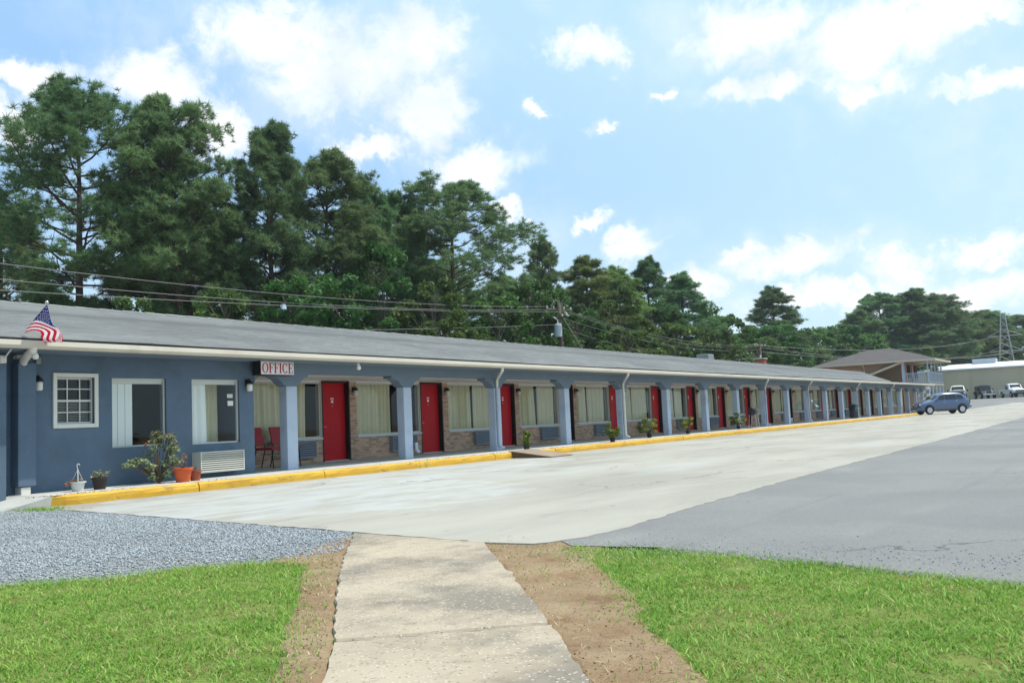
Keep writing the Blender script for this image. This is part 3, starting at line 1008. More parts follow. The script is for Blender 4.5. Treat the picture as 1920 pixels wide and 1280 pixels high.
def sash_window():
    w = part('window', MB().add([], []), M_TRIM)
    a, b, c, d = W1
    mb = MB()
    for (p, q, r_, s_) in ((a - 0.07, a, c - 0.07, d + 0.07), (b, b + 0.07, c - 0.07, d + 0.07), (a, b, d, d + 0.07), (a, b, c - 0.07, c)):
        mb.box(p, q, TC - 0.035, TC + 0.03, r_, s_)
    part('frame', mb, M_TRIM, w, bevel=0.006)
    mb = MB()
    zm = (c + d) / 2
    y = TC + 0.07
    for z in (c, zm - 0.02, d - 0.035):
        mb.box(a, b, y - 0.02, y + 0.02, z, z + 0.035)
    for x_ in (a, b - 0.03):
        mb.box(x_, x_ + 0.03, y - 0.021, y + 0.021, c, d)
    for k_ in (1, 2):
        x_ = a + (b - a) * k_ / 3
        mb.box(x_ - 0.009, x_ + 0.009, y - 0.012, y + 0.012, c + 0.035, d - 0.035)
    for z in ((c + zm) / 2, (zm + d) / 2):
        mb.box(a + 0.03, b - 0.03, y - 0.013, y + 0.013, z - 0.009, z + 0.009)
    part('sash', mb, M_WFRAME, w)
    for i_ in range(3):
        for j_ in range(4):
            xa = a + (b - a) * i_ / 3 + 0.01; xb = a + (b - a) * (i_ + 1) / 3 - 0.01
            za = c + (d - c) * j_ / 4 + 0.01; zb = c + (d - c) * (j_ + 1) / 4 - 0.01
            part('pane', MB().add([(xa, y + 0.015, za), (xb, y + 0.015, za), (xb, y + 0.015, zb), (xa, y + 0.015, zb)], [(0, 1, 2, 3)]), M_GLASS, w)
    mb = MB()
    for k_ in range(15):
        z = c + 0.03 + k_ * 0.027
        mb.box(a + 0.03, b - 0.03, y + 0.05, y + 0.07, z, z + 0.004)
    part('blind', mb, M_WFRAME, w)
    return w


def curtain_mesh(x0, x1, z0, z1, y, amp=0.035, wl=0.13, spread=0.0, seed=0):
    """pleated cloth hanging between x0 and x1; gathered at the top, a little flared below"""
    r = random.Random(seed)
    n = max(8, int((x1 - x0) / 0.022))
    rows = []
    ph = r.uniform(0, 6)
    jit = [r.gauss(0, 0.35) for _ in range(n + 1)]
    for z, fl in ((z1, 0.0), (z1 - 0.12, 0.1), ((z0 + z1) / 2, 0.6), (z0, 1.0)):
        row = []
        for i in range(n + 1):
            t = i / n
            x_ = x0 + (x1 - x0) * t + spread * fl * (t - 0.0)
            s_ = math.sin((x0 + (x1 - x0) * t) / wl * 6.283 + ph + jit[i] * 0.5) + 0.4 * math.sin((x0 + (x1 - x0) * t) / wl * 3.1 + ph * 2)
            row.append((x_, y + amp * (0.65 + 0.35 * fl) * s_, z))
        rows.append(row)
    return MB().strip(rows)


sash_window()


def office_window(W, cover, kind, seed):
    a, b, c, d = W
    w = part('window', MB().box(a, b, TC + 0.055, TC + 0.09, c, c + 0.03), M_WFRAME)
    mb = MB()
    for q in (a, b - 0.035):
        mb.box(q, q + 0.035, TC + 0.05, TC + 0.09, c + 0.03, d)
    mb.box(a + 0.035, b - 0.035, TC + 0.051, TC + 0.089, d - 0.03, d)
    part('frame', mb, M_WFRAME, w)
    y = TC + 0.07
    part('pane', MB().add([(a + .03, y, c + .03), (b - .03, y, c + .03), (b - .03, y, d - .03), (a + .03, y, d - .03)], [(0, 1, 2, 3)]), M_GLASS, w)
    part('header', MB().box(a + 0.02, b - 0.02, TC + 0.085, TC + 0.10, d - 0.10, d - 0.005), M_WFRAME, w)
    if kind == 'blind':
        for k_ in range(6):
            x_ = a + 0.03 + (b - a) * cover * k_ / 6
            part('blind_slat', MB().box(x_, x_ + (b - a) * cover / 6 - 0.004, TC + 0.105 + 0.008 * (k_ % 2), TC + 0.112 + 0.008 * (k_ % 2), c + 0.01, d - 0.02), M_CURTW, w)
    else:
        part('curtain', curtain_mesh(a + 0.02, a + (b - a) * cover, c + 0.01, d - 0.02, TC + 0.14, 0.025, 0.15, 0.03, seed), M_CURTW, w, smooth=True)


office_window(W2, 0.40, 'blind', 1)
office_window(W3, 0.36, 'curtain', 2)
part('curtain', curtain_mesh(12.2, 12.6, 0.8, 2.05, TC + 0.55, 0.04, 0.12, 0.0, 4), M_CURT, None, smooth=True)
part('notice_card', MB().box(12.44, 12.58, TC + 0.060, TC + 0.064, 1.56, 1.66), M_WHITE)
part('notice_card', MB().box(12.43, 12.57, TC + 0.060, TC + 0.064, 1.72, 1.80), M_WFRAME)

# --- room front: brick to sill height, piers beside the doors, glass and doors between
doors = []            # x0, x1 of every opening
for i in range(NB - 1):
    k_ = (S[i + 1] - S[i]) / 4.03
    x0 = S[i] + 3.22 * k_
    if i < 8:
        x0 = 17.17 + 4.03 * i - 0.006 * i * i
    doors.append((x0, x0 + 1.06 * k_))
ZS, ZT = 0.78, 2.22
DZ = 2.26
brick_boxes = []      # areas to be bricked (x0,x1,z0,z1)
mb_m = MB()
wins = []
for i in range(-1, len(doors)):
    xa = 13.07 if i < 0 else doors[i][1]
    xb = doors[i + 1][0] if i + 1 < len(doors) else XE
    if i < 0:
        w0 = 14.35
    else:
        w0 = xa + 0.28
    w1 = xb - 0.03
    if i + 1 >= len(doors):
        w1 = w0 + 2.4
    wins.append((w0, w1))
    mb_m.box(xa, xb, TD, TD + 0.18, 0.14, ZS)
    mb_m.box(xa, w0, TD, TD + 0.18, ZS, DZ)
    mb_m.box(w1, xb, TD + 0.0, TD + 0.18, ZS, DZ)
    brick_boxes.append((xa, xb, WALK_Z, ZS))
    brick_boxes.append((xa, w0, ZS, DZ))
mb_m.box(13.07, XE, TD + 0.001, TD + 0.18, DZ, 2.5)
part('room_wall', mb_m, M_MORT)
# bricks: the nearest few hundred one by one, the rest as one mass
BW, BH, J = 0.193, 0.057, 0.010


def brick_rows():
    out = []
    for bi, (xa, xb, za, zb) in enumerate(brick_boxes):
        base = int(round((za - WALK_Z) / (BH + J)))
        z = WALK_Z + base * (BH + J) + 0.004
        row = base
        while z + BH <= zb + 0.02:
            x_ = xa + 0.004 - ((BW + J) / 2 if row % 2 else 0)
            while x_ < xb - 0.02:
                a, b = max(x_, xa + 0.004), min(x_ + BW, xb - 0.004)
                if b - a > 0.03:
                    out.append((a, b, z))
                x_ += BW + J
            z += BH + J
            row += 1
    return out


allb = sorted(brick_rows(), key=lambda q: q[0])
shared = {}
front = allb[:300]
for (a, b, z) in front:
    key = round(b - a, 2)
    if key not in shared:
        w_ = key / 2
        mbk = MB()
        e = 0.004
        mbk.add([(-w_, 0, 0), (w_, 0, 0), (w_, 0, BH), (-w_, 0, BH), (-w_ + e, -0.009, e), (w_ - e, -0.009, e), (w_ - e, -0.009, BH - e), (-w_ + e, -0.009, BH - e)],
                [(4, 5, 6, 7), (0, 1, 5, 4), (1, 2, 6, 5), (2, 3, 7, 6), (3, 0, 4, 7)])
        me = mbk.mesh('brick')
        me.materials.append(M_BRICK)
        shared[key] = me
    o = obj('brick', shared[key], M_BRICK, motel, loc=((a + b) / 2 - MO[0], TD - 0.001 + random.uniform(-0.002, 0.001) - MO[1], z - MO[2]))
mb = MB()
for (a, b, z) in allb[300:]:
    e = 0.004
    y = TD - 0.001
    yo = y - 0.009 + random.uniform(-0.002, 0.001)
    mb.add([(a, y, z), (b, y, z), (b, y, z + BH), (a, y, z + BH), (a + e, yo, z + e), (b - e, yo, z + e), (b - e, yo, z + BH - e), (a + e, yo, z + BH - e)],
           [(4, 5, 6, 7), (0, 1, 5, 4), (1, 2, 6, 5), (2, 3, 7, 6), (3, 0, 4, 7)])
tag(part('brickwork', mb, M_BRICK), kind='stuff')

# windows
rr = random.Random(31)
gaps = {0: (0.55, 0.0), 1: (0.58, 0.12), 2: (0.52, 0.05), 3: (0.42, 0.12), 4: (0.36, 0.03), 5: (0.33, 0.05), 6: (0.5, 0.06)}
for i, (a, b) in enumerate(wins):
    w = part('window', MB().box(a - 0.02, b + 0.01, TD - 0.05, TD + 0.09, ZS - 0.045, ZS + 0.004), M_SILL)
    mb = MB()
    f = 0.04
    mb.box(a, a + f, TD + 0.03, TD + 0.09, ZS, ZT).box(b - f, b, TD + 0.03, TD + 0.09, ZS, ZT)
    mb.box(a + f, b - f, TD + 0.031, TD + 0.089, ZT - f, ZT).box(a + f, b - f, TD + 0.031, TD + 0.089, ZS + 0.004, ZS + f)
    part('frame', mb, M_WFRAME, w)
    part('head_panel', MB().box(a, b, TD + 0.01, TD + 0.12, ZT, DZ), M_CEIL, w)
    y = TD + 0.06
    part('pane', MB().add([(a + f, y, ZS + f), (b - f, y, ZS + f), (b - f, y, ZT - f), (a + f, y, ZT - f)], [(0, 1, 2, 3)]), M_GLASS, w)
    c, g = gaps.get(i, (rr.uniform(0.3, 0.7), rr.uniform(0.02, 0.14)))
    L = b - a
    right = b - (0.10 if i else 0.28) - rr.uniform(0.02, 0.22)
    part('curtain', curtain_mesh(a + 0.03, a + L * c, ZS + 0.02, ZT - 0.03, TD + 0.15, 0.045, 0.17, rr.uniform(-0.03, 0.06), 10 + i), M_CURT, w, smooth=True)
    part('curtain', curtain_mesh(a + L * (c + g) + 0.02, right, ZS + 0.02, ZT - 0.03, TD + 0.15, 0.045, 0.16, rr.uniform(-0.05, 0.02), 60 + i), M_CURT, w, smooth=True)

# doors
for i, (a, b) in enumerate(doors):
    f = 0.045
    fr = MB().box(a, a + f, TD - 0.012, TD + 0.20, WALK_Z, DZ).box(b - f, b, TD - 0.012, TD + 0.20, WALK_Z, DZ).box(a + f, b - f, TD - 0.011, TD + 0.199, DZ - 0.05, DZ)
    d = part('door', MB().box(a + f, b - f, TD + 0.135, TD + 0.18, WALK_Z + 0.02, DZ - 0.05), M_RED2 if i in (15, 16) else M_RED)
    part('door_frame', fr, M_FRAME, d)
    part('threshold', MB().box(a + f, b - f, TD + 0.02, TD + 0.134, WALK_Z, WALK_Z + 0.018), M_TRIM, d)
    if i < 12:
        y = TD + 0.135
        xm = (a + b) / 2
        mb = MB().box(xm - 0.055, xm + 0.055, y - 0.006, y, 1.78, 1.815)
        mb.box(xm - 0.04, xm + 0.04, y - 0.007, y, 1.68, 1.755)
        part('number_plate', mb, M_WHITE, d)
        hb = MB().lathe([(0.028, 0), (0.028, 0.03), (0.012, 0.032)], (a + f + 0.075, y - 0.03, 1.27), 10, 'y')
        hb.box(a + f + 0.045, a + f + 0.105, y - 0.012, y, 0.98, 1.21)
        hb.tube([(a + f + 0.075, y - 0.01, 1.06), (a + f + 0.075, y - 0.055, 1.06), (a + f + 0.19, y - 0.06, 1.055)], 0.011, 8)
        part('door_handle', hb, M_METAL, d)
        part('door_viewer', MB().lathe([(0.012, 0), (0.012, 0.012)], (xm, y - 0.012, 1.60), 10, 'y'), M_METAL, d)

# inside the rooms: back wall, floor and partitions, seen only through the glass
mb = MB().box(4.2, XE, 21.2, 21.3, 0.1, 2.5)
mb.box(4.2, XE, 17.62, 21.2, 0.08, 0.13)
for i in range(0, len(doors), 1):
    mb.box(doors[i][1] + 0.05, doors[i][1] + 0.15, TD + 0.2, 21.2, 0.13, 2.44)
mb.box(4.2, XE, 15.43, 21.2, 2.44, 2.5)
part('interior', mb, M_INT)
part('back_wall', MB().box(4.0, XE, 24.0, 24.2, 0.0, 2.55), M_MORT)
part('far_end_wall', MB().box(XE, XE + 0.2, TD, 24.2, 0.0, 2.5), M_MORT)

# --- columns with curved corbels, the beam they carry, the walkway ceiling
CW = 0.31
col_me = MB().box(0, CW, 0, 0.24, 0, 1.97 - WALK_Z).mesh('column')
col_me.materials.append(M_COL)


def corbel_poly():
    left = [(-0.46, 2.25), (-0.46, 2.19), (-0.36, 2.175), (-0.25, 2.14), (-0.16, 2.08), (-0.09, 2.01), (-0.03, 1.972)]
    right = [(CW + 0.03, 1.972), (CW + 0.06, 2.02), (CW + 0.13, 2.09), (CW + 0.22, 2.15), (CW + 0.33, 2.185), (CW + 0.36, 2.25)]
    return left + right


cor_me = MB().prism(corbel_poly(), 'y', 0, 0.27).mesh('corbel')
cor_me.materials.append(M_BEAM)
for i, s in enumerate(S):
    o = obj('column', col_me, M_COL, motel, loc=(s - MO[0], TC - MO[1], WALK_Z), bevel=0.012)
    c = obj('corbel', cor_me, M_BEAM, o, loc=(0, -0.012, -WALK_Z))
# arch head over the office opening
part('corbel', MB().prism([(13.075, 2.25), (13.075, 2.02), (13.12, 2.10), (13.2, 2.165), (13.32, 2.19), (13.5, 2.19), (13.5, 2.25)], 'y', TC - 0.012, TC + 0.26), M_BEAM)
part('beam', MB().box(13.07, 91.0, TC - 0.012, TC + 0.26, 2.25, 2.50), M_BEAM)
part('ceiling', MB().box(13.07, 91.0, TC + 0.26, TD + 0.01, 2.295, 2.33), M_CEIL)
part('soffit', MB().box(4.0, 91.0, 14.42, TC - 0.012, 2.47, 2.50), M_BEAM)

# --- gutter, black edge strip, roof
part('gutter', MB().prism([(14.31, 2.60), (14.30, 2.52), (14.34, 2.475), (14.425, 2.47), (14.425, 2.60)], 'x', 4.0, 91.0), M_GUT)
part('roof_edge_strip', MB().box(3.9, 72.4, 14.36, 14.44, 2.601, 2.652), M_BLACK)  # plain black strip between gutter and shingles


def roof_material():
    m = bpy.data.materials.new('roof_shingle')
    m.use_nodes = True
    nt = NT(m.node_tree)
    b = nt.n['Principled BSDF']
    geo = nt.node('ShaderNodeNewGeometry')
    p = geo.outputs['Position']
    a = nt.noise(nt.vmath('MULTIPLY', p, (0.5, 1, 1)), 0.55, 7, 0.6)
    c = nt.mix(nt.ramp(a, 0.3, 0.7), lin(146, 147, 146), lin(161, 162, 160))
    bt = nt.node('ShaderNodeTexBrick')
    bt.inputs['Scale'].default_value = 1.0
    bt.inputs['Brick Width'].default_value = 0.31; bt.inputs['Row Height'].default_value = 0.137
    bt.inputs['Mortar Size'].default_value = 0.004
    bt.inputs['Color1'].default_value = (0.90, 0.90, 0.90, 1); bt.inputs['Color2'].default_value = (1.06, 1.06, 1.06, 1); bt.inputs['Mortar'].default_value = (0.8, 0.8, 0.8, 1)
    nt.l.new(p, bt.inputs['Vector'])
    c = nt.mix(1.0, c, bt.outputs[0], 'MULTIPLY')
    st = nt.noise(nt.vmath('MULTIPLY', p, (1.6, 0.25, 0.25)), 0.7, 6, 0.65)
    c = nt.mix(nt.math('MULTIPLY', nt.ramp(st, 0.52, 0.75), 0.3), c, lin(112, 113, 112))
    g = nt.noise(p, 60, 3, 0.7)
    c = nt.mix(nt.math('MULTIPLY', nt.ramp(g, 0.5, 0.8), 0.3), c, lin(104, 105, 104))
    nt.l.new(c, b.inputs['Base Color'])
    b.inputs['Roughness'].default_value = 0.75
    b.inputs['Specular IOR Level'].default_value = 0.35
    bn = nt.node('ShaderNodeBump'); bn.inputs['Strength'].default_value = 0.5; bn.inputs['Distance'].default_value = 0.01
    nt.l.new(g, bn.inputs['Height']); nt.l.new(bn.outputs[0], b.inputs['Normal'])
    return m


M_ROOF = roof_material()
TR, ZR, Y0, Z0 = 19.61, 4.00, 14.35, 2.655
roof = part('roof', MB().add([(3.9, 24.9, 2.62), (86.0, 24.9, 2.62), (86.0, TR, ZR - 0.01), (3.9, TR, ZR - 0.01)], [(0, 1, 2, 3)]), M_ROOF)
# front slope in lapped courses; the far end is cut along the line where the flat canopy takes over
NCRS = 38
xend = lambda t: 72.4 + (86.4 - 72.4) * t
for k_ in range(NCRS):
    t0, t1 = k_ / NCRS, (k_ + 1) / NCRS
    y0, y1 = Y0 + (TR - Y0) * t0, Y0 + (TR - Y0) * t1
    z0, z1 = Z0 + (ZR - Z0) * t0, Z0 + (ZR - Z0) * t1
    n = 40
    lo, hi, un = [], [], []
    for i in range(n + 1):
        q = i / n
        q = q ** 1.5
        xa = 3.9 + (xend(t0) - 3.9) * q
        xb = 3.9 + (xend(t1) - 3.9) * q
        wob = 0.006 * math.sin(xa * 0.7 + 1.3 * math.sin(xa * 0.13)) + 0.004 * math.sin(xa * 2.1)
        dy = random.gauss(0, 0.002)
        un.append((xa, y0 + dy, z0 - 0.016 + wob))
        lo.append((xa, y0 + dy, z0 + 0.013 + wob))
        hi.append((xb, y1 + 0.02, z1 - 0.002 + wob))
    part('shingle_course', MB().strip([un, lo, hi]), M_ROOF, roof)
mb = MB()
x_ = 3.9
while x_ < 86.2:
    z = ZR + 0.012 + (0.006 if int(x_ / 0.3) % 2 else 0)
    mb.add([(x_, TR - 0.15, z - 0.045), (x_ + 0.31, TR - 0.15, z - 0.05), (x_ + 0.31, TR, z - 0.005), (x_, TR, z), (x_, TR + 0.15, z - 0.045), (x_ + 0.31, TR + 0.15, z - 0.05)], [(0, 1, 2, 3), (3, 2, 5, 4)])
    x_ += 0.30
tag(part('ridge_caps', mb, M_ROOF, roof), kind='stuff')
part('flat_canopy_roof', MB().box(70.0, 91.0, 14.43, 24.6, 2.56, 2.607), material('canopy_roof', lin(170, 158, 146), 0.8, var=0.1), roof)
# brick chimney, metal flue and a vent hood on the back slope
ch = part('chimney', MB().box(67.7, 68.4, 22.3, 23.0, 2.9, 4.80), material('chimney_brick', lin(148, 84, 62), 0.9, var=0.2, vscale=8, bump=0.5, bscale=20), roof)
part('chimney_cap', MB().box(67.63, 68.47, 22.23, 23.07, 4.80, 4.87), M_SLAB, ch)
part('flue', MB().tube([(68.05, 22.65, 4.87), (68.05, 22.65, 5.12)], 0.09, 10), M_METAL, ch)
part('vent_hood', MB().box(54.4, 55.4, 21.4, 22.2, 3.3, 4.62), material('vent_hood_grey', lin(128, 136, 136), 0.6, var=0.08), roof, bevel=0.05)

# downspouts: swept back from the gutter to a column, then down its face
for (gx, ci, full) in ((21.15, 2, True), (28.95, 4, True), (44.1, 8, True), (51.6, 10, True), (62.7, 13, True), (73.5, 16, True)):
    cx = S[ci] + 0.07
    d = part('downspout', MB().tube([(gx, 14.37, 2.48), (gx, 14.37, 2.40), (gx + 0.02, 14.42, 2.36), (cx - 0.05, TC - 0.10, 2.20), (cx, TC - 0.06, 2.14), (cx, TC - 0.055, 2.0)], 0.042, 8), M_TRIM)
    part('leader', MB().tube([(cx, TC - 0.055, 2.0), (cx, TC - 0.055, 0.34), (cx + 0.02, TC - 0.07, 0.28), (cx + 0.10, TC - 0.16, 0.22)], 0.042, 8), M_COL if ci != 4 else M_TRIM, d)
d = part('downspout', MB().tube([(7.92, 14.37, 2.52), (7.92, 14.40, 2.46), (7.96, 14.60, 2.40), (8.06, 14.92, 2.34), (8.10, 15.02, 2.30)], 0.065, 10), M_TRIM)
part('leader', MB().tube([(18.27, TC - 0.05, 0.55), (18.27, TC - 0.05, 0.38), (18.33, TC - 0.08, 0.30)], 0.04, 8), M_COL)
# small eave lights and a junction box
for q, z in ((7.98, 2.42), (15.45, 2.41)):
    e = part('eave_light', MB().lathe([(0.02, 0.0), (0.035, -0.02), (0.035, -0.05)], (q, 14.46, z + 0.055), 10), M_TRIM)
    part('bulb', MB().lathe([(0.03, 0), (0.05, -0.05), (0.05, -0.09), (0.02, -0.11)], (q + 0.01, 14.45, z), 12), M_LGLASS, e, smooth=True)
part('junction_box', MB().box(8.40, 8.48, TC - 0.06, TC - 0.001, 2.30, 2.41), material('junction_box_grey', lin(150, 152, 152), 0.5), bevel=0.008)
part('floodlight', MB().box(8.02, 8.12, TC - 0.16, TC - 0.03, 2.37, 2.43), M_TRIM, bevel=0.01)


# ------------------------------------------------------------------ through-wall air conditioners
def air_con(x, y, z, w, h, dpt, mc, label, group, n=7):
    t = thing('air_conditioner', label, 'air conditioner', (x, y, z), 0, group)
    mb = MB()
    e = 0.02
    mb.box(0, e, -dpt, 0, 0, h).box(w - e, w, -dpt, 0, 0, h).box(e, w - e, -dpt, 0, 0, e).box(e, w - e, -dpt, 0, h - e, h)
    obj('casing', mb, mc, t)
    obj('back_panel', MB().box(e, w - e, -dpt + 0.06, -0.002, e, h - e), M_DARK, t)
    sl_ = (h - 2 * e) / n
    for k_ in range(n):
        zz = e + sl_ * k_
        obj('louvre', MB().add([(e, -dpt - 0.004, zz + 0.006), (w - e, -dpt - 0.004, zz + 0.006), (w - e, -dpt + 0.028, zz + sl_ * 0.82), (e, -dpt + 0.028, zz + sl_ * 0.82),
                                (e, -dpt + 0.006, zz + 0.0), (w - e, -dpt + 0.006, zz + 0.0), (w - e, -dpt + 0.038, zz + sl_ * 0.78), (e, -dpt + 0.038, zz + sl_ * 0.78)],
                               [(0, 1, 2, 3), (4, 7, 6, 5), (0, 4, 5, 1), (3, 2, 6, 7)]), mc, t)
    return t


air_con(11.51, TC - 0.001, 0.255, 1.06, 0.40, 0.27, M_ACW, 'cream louvred air conditioner on the blue office wall beside the orange pot', 'through-wall air conditioners', 9)
MB_RUST = None
for i, (a, b) in enumerate(wins[:15]):
    z = 0.29
    x0 = b - 1.40
    lab = ('grey louvred air conditioner under the window left of the first red door' if i == 0 else
           'grey louvred air conditioner under the window right of the %s red door from the office' % ORD[i - 1])
    air_con(x0, TD - 0.012, z, 1.08, 0.42, 0.13, M_ACG, lab, 'through-wall air conditioners', 7)


# ------------------------------------------------------------------ wall lamps
def wall_lamp(x, y, z, label, group):
    t = thing('wall_lamp', label, 'lamp', (x, y, z), 0, group)
    obj('bracket', MB().box(-0.035, 0.035, -0.015, 0, -0.02, 0.12).tube([(0, -0.01, 0.10), (0, -0.09, 0.12), (0, -0.10, 0.10)], 0.012, 6), M_FRAME, t)
    obj('cap', MB().lathe([(0.075, 0.0), (0.07, 0.03), (0.035, 0.07), (0.01, 0.09)], (0, -0.10, 0.02), 12), M_FRAME, t)
    obj('shade', MB().lathe([(0.045, -0.13), (0.06, -0.11), (0.062, 0.0), (0.05, 0.02)], (0, -0.10, 0.0), 12), M_LGLASS, t, smooth=True)
    return t


wall_lamp(8.42, TC - 0.001, 1.98, 'black wall lamp with white glass left of the white-framed small window', 'wall lamps')
wall_lamp(12.88, TC - 0.001, 1.98, 'black wall lamp with white glass at the office wall corner under the sign', 'wall lamps')
for i, (a, b) in enumerate(doors[:13]):
    wall_lamp(b + 0.13, TD - 0.012, 1.98, 'wall lamp on the brick pier right of the %s red door from the office' % ORD[i], 'wall lamps')

# ------------------------------------------------------------------ OFFICE sign
sg = thing('office_sign', 'black box sign reading OFFICE in red on white under the eave', 'sign', (12.95, 14.86, 2.175))
obj('box', MB().box(0, 0.93, 0, 0.25, 0, 0.30), M_FRAME, sg, bevel=0.006)
obj('face', MB().box(0.015, 0.918, -0.006, 0.0, 0.013, 0.285), material('sign_white', lin(232, 228, 230), 0.4), sg)
obj('hanger', MB().box(0.1, 0.14, 0.1, 0.14, 0.30, 0.32).box(0.78, 0.82, 0.1, 0.14, 0.30, 0.32), M_FRAME, sg)
M_SRED = material('sign_red', lin(176, 24, 44), 0.45)


def letter(ch, x, w):
    """serif capitals of height 0.22 in the sign's plane"""
    H, z0, y0, y1 = 0.215, 0.042, -0.0095, -0.0065
    th, tn, sf = 0.034, 0.011, 0.012
    mb = MB()
    bx = lambda a, b, c, d: mb.box(x + a, x + b, y0, y1, z0 + c, z0 + d)
    if ch in 'OC':
        n = 28
        a0, a1 = (0, 2 * math.pi) if ch == 'O' else (math.radians(42), math.radians(322))
        vs, fs = [], []
        for k_ in range(n + 1):
            t = a0 + (a1 - a0) * k_ / n
            ox, oz = w / 2 + w / 2 * math.cos(t), H / 2 + H / 2 * 1.02 * math.sin(t)
            ix, iz = w / 2 + (w / 2 - th * 0.95) * math.cos(t), H / 2 + (H / 2 - tn) * math.sin(t)
            for (px, pz) in ((ox, oz), (ix, iz)):
                vs += [(x + px, y0, z0 + pz), (x + px, y1, z0 + pz)]
        for k_ in range(n):
            a = k_ * 4
            fs += [(a, a + 2, a + 6, a + 4), (a + 0, a + 4, a + 5, a + 1), (a + 2, a + 3, a + 7, a + 6)]
        mb.add(vs, fs)
        if ch == 'C':
            bx(w - 0.020, w - 0.008, H * 0.66, H * 0.98)
            bx(w - 0.018, w - 0.008, H * 0.03, H * 0.2)
        return mb
    bx(0.012, 0.012 + th, 0, H)
    if ch == 'I':
        bx(0, 0.024 + th, 0, sf); bx(0, 0.024 + th, H - sf, H)
    if ch in 'FE':
        bx(0, 0.024 + th, 0, sf)
        bx(0, w, H - sf, H); bx(w - 0.012, w, H * 0.74, H - sf)
        bx(0.012 + th, w * 0.72, H * 0.5, H * 0.5 + sf); bx(w * 0.66, w * 0.66 + 0.010, H * 0.40, H * 0.62)
    if ch == 'E':
        bx(0.012, w, 0, sf); bx(w - 0.012, w, sf, H * 0.27)
    return mb


x_ = 0.045
for ch_, w_ in zip('OFFICE', (0.165, 0.118, 0.118, 0.060, 0.145, 0.125)):
    obj('letter', letter(ch_, x_, w_), M_SRED, sg)
    x_ += w_ + 0.022

# ------------------------------------------------------------------ flag on its bracket
fl = thing('flag', 'American flag on a slanting white pole at the office eave', 'flag', (7.62, 14.70, 2.33))
FO = Vector((7.62, 14.70, 2.33))
p0, p1 = Vector((7.612, 14.7, 2.314)), Vector((7.898, 13.95, 3.166))
obj('pole', MB().tube([p0 - FO, p1 - FO], 0.0125, 8), M_TRIM, fl)
obj('finial', MB().lathe([(0.005, -0.03), (0.028, -0.01), (0.03, 0.01), (0.012, 0.03)], tuple(p1 - FO), 10), M_METAL, fl, smooth=True)
obj('bracket', MB().box(-0.06, 0.04, -0.02, 0.10, -0.07, 0.05), M_TRIM, fl, bevel=0.01)


def flag_pt(u, v):
    """u along the fly, v down the hoist"""
    top = [(7.898, 13.95, 3.133), (7.959, 13.938, 2.958), (8.021, 13.925, 2.784), (8.084, 13.912, 2.659), (8.146, 13.9, 2.542)]
    mid = [(7.788, 14.166, 2.877), (7.86, 14.158, 2.906), (7.941, 14.149, 2.885), (8.049, 14.141, 2.823), (8.158, 14.133, 2.769), (8.207, 14.124, 2.667), (8.21, 14.116, 2.581)]
    bot = [(7.736, 14.35, 2.697), (7.808, 14.342, 2.742), (7.888, 14.333, 2.763), (7.97, 14.325, 2.741), (8.017, 14.317, 2.683), (8.03, 14.308, 2.606), (8.06, 14.3, 2.564)]

    def at(P, t, knee):
        # the fly end hangs folded, so the cloth runs out faster beyond the canton
        t = t / 0.4 * knee if t < 0.4 else knee + (t - 0.4) / 0.6 * (1 - knee)
        t = min(0.9999, max(0, t)) * (len(P) - 1)
        i = int(t); f_ = t - i
        return Vector(P[i]).lerp(Vector(P[i + 1]), f_)
    a, m_, b = at(top, u, 0.5), at(mid, u, 0.66), at(bot, u, 0.6)
    p = a.lerp(m_, v / 0.54) if v <= 0.54 else m_.lerp(b, (v - 0.54) / 0.46)
    p.y += 0.07 * math.sin(u * 7 + v * 3) * min(1, u * 3)
    return p - FO


def flag_piece(u0, u1, v0, v1, nu=16, nv=3):
    return MB().strip([[flag_pt(u0 + (u1 - u0) * i / nu, v0 + (v1 - v0) * j / nv) for i in range(nu + 1)] for j in range(nv + 1)])


M_FR = material('flag_red', lin(196, 30, 48), 0.8, transl=0.45)
M_FW = material('flag_white', lin(232, 226, 228), 0.8, transl=0.45)
M_FB = material('flag_blue', lin(42, 52, 118), 0.8, transl=0.35)
for k_ in range(13):
    v0, v1 = k_ / 13, (k_ + 1) / 13
    u0 = 0.4 if k_ < 7 else 0.0
    obj('stripe', flag_piece(u0, 1.0, v0, v1), M_FR if k_ % 2 == 0 else M_FW, fl, smooth=True)
obj('canton', flag_piece(0, 0.4, 0, 7 / 13, 8, 6), M_FB, fl, smooth=True)
mb = MB()
for r_ in range(9):
    for c_ in range(6 if r_ % 2 == 0 else 5):
        u = (0.4 / 12) * (1 + 2 * c_ + (r_ % 2))
        v = (7 / 13) * (r_ + 0.8) / 9.6
        c = flag_pt(u, v)
        n_ = (flag_pt(u + .01, v) - c).cross(flag_pt(u, v + .01) - c).normalized()
        if n_.dot(Vector((0, 14, -1.5)).normalized()) > 0:
            n_ = -n_
        e1 = (flag_pt(u + .01, v) - c).normalized()
        e2 = n_.cross(e1)
        c = c + n_ * 0.004
        pts_ = []
        for k_ in range(10):
            rr_ = 0.017 if k_ % 2 == 0 else 0.008
            t = math.pi / 2 + k_ * math.pi / 5
            pts_.append(c + e1 * (rr_ * math.cos(t)) + e2 * (rr_ * math.sin(t)))
        mb.add([c] + pts_, [(0, 1 + k_, 1 + (k_ + 1) % 10) for k_ in range(10)])
tag(obj('stars', mb, M_FW, fl), kind='stuff')

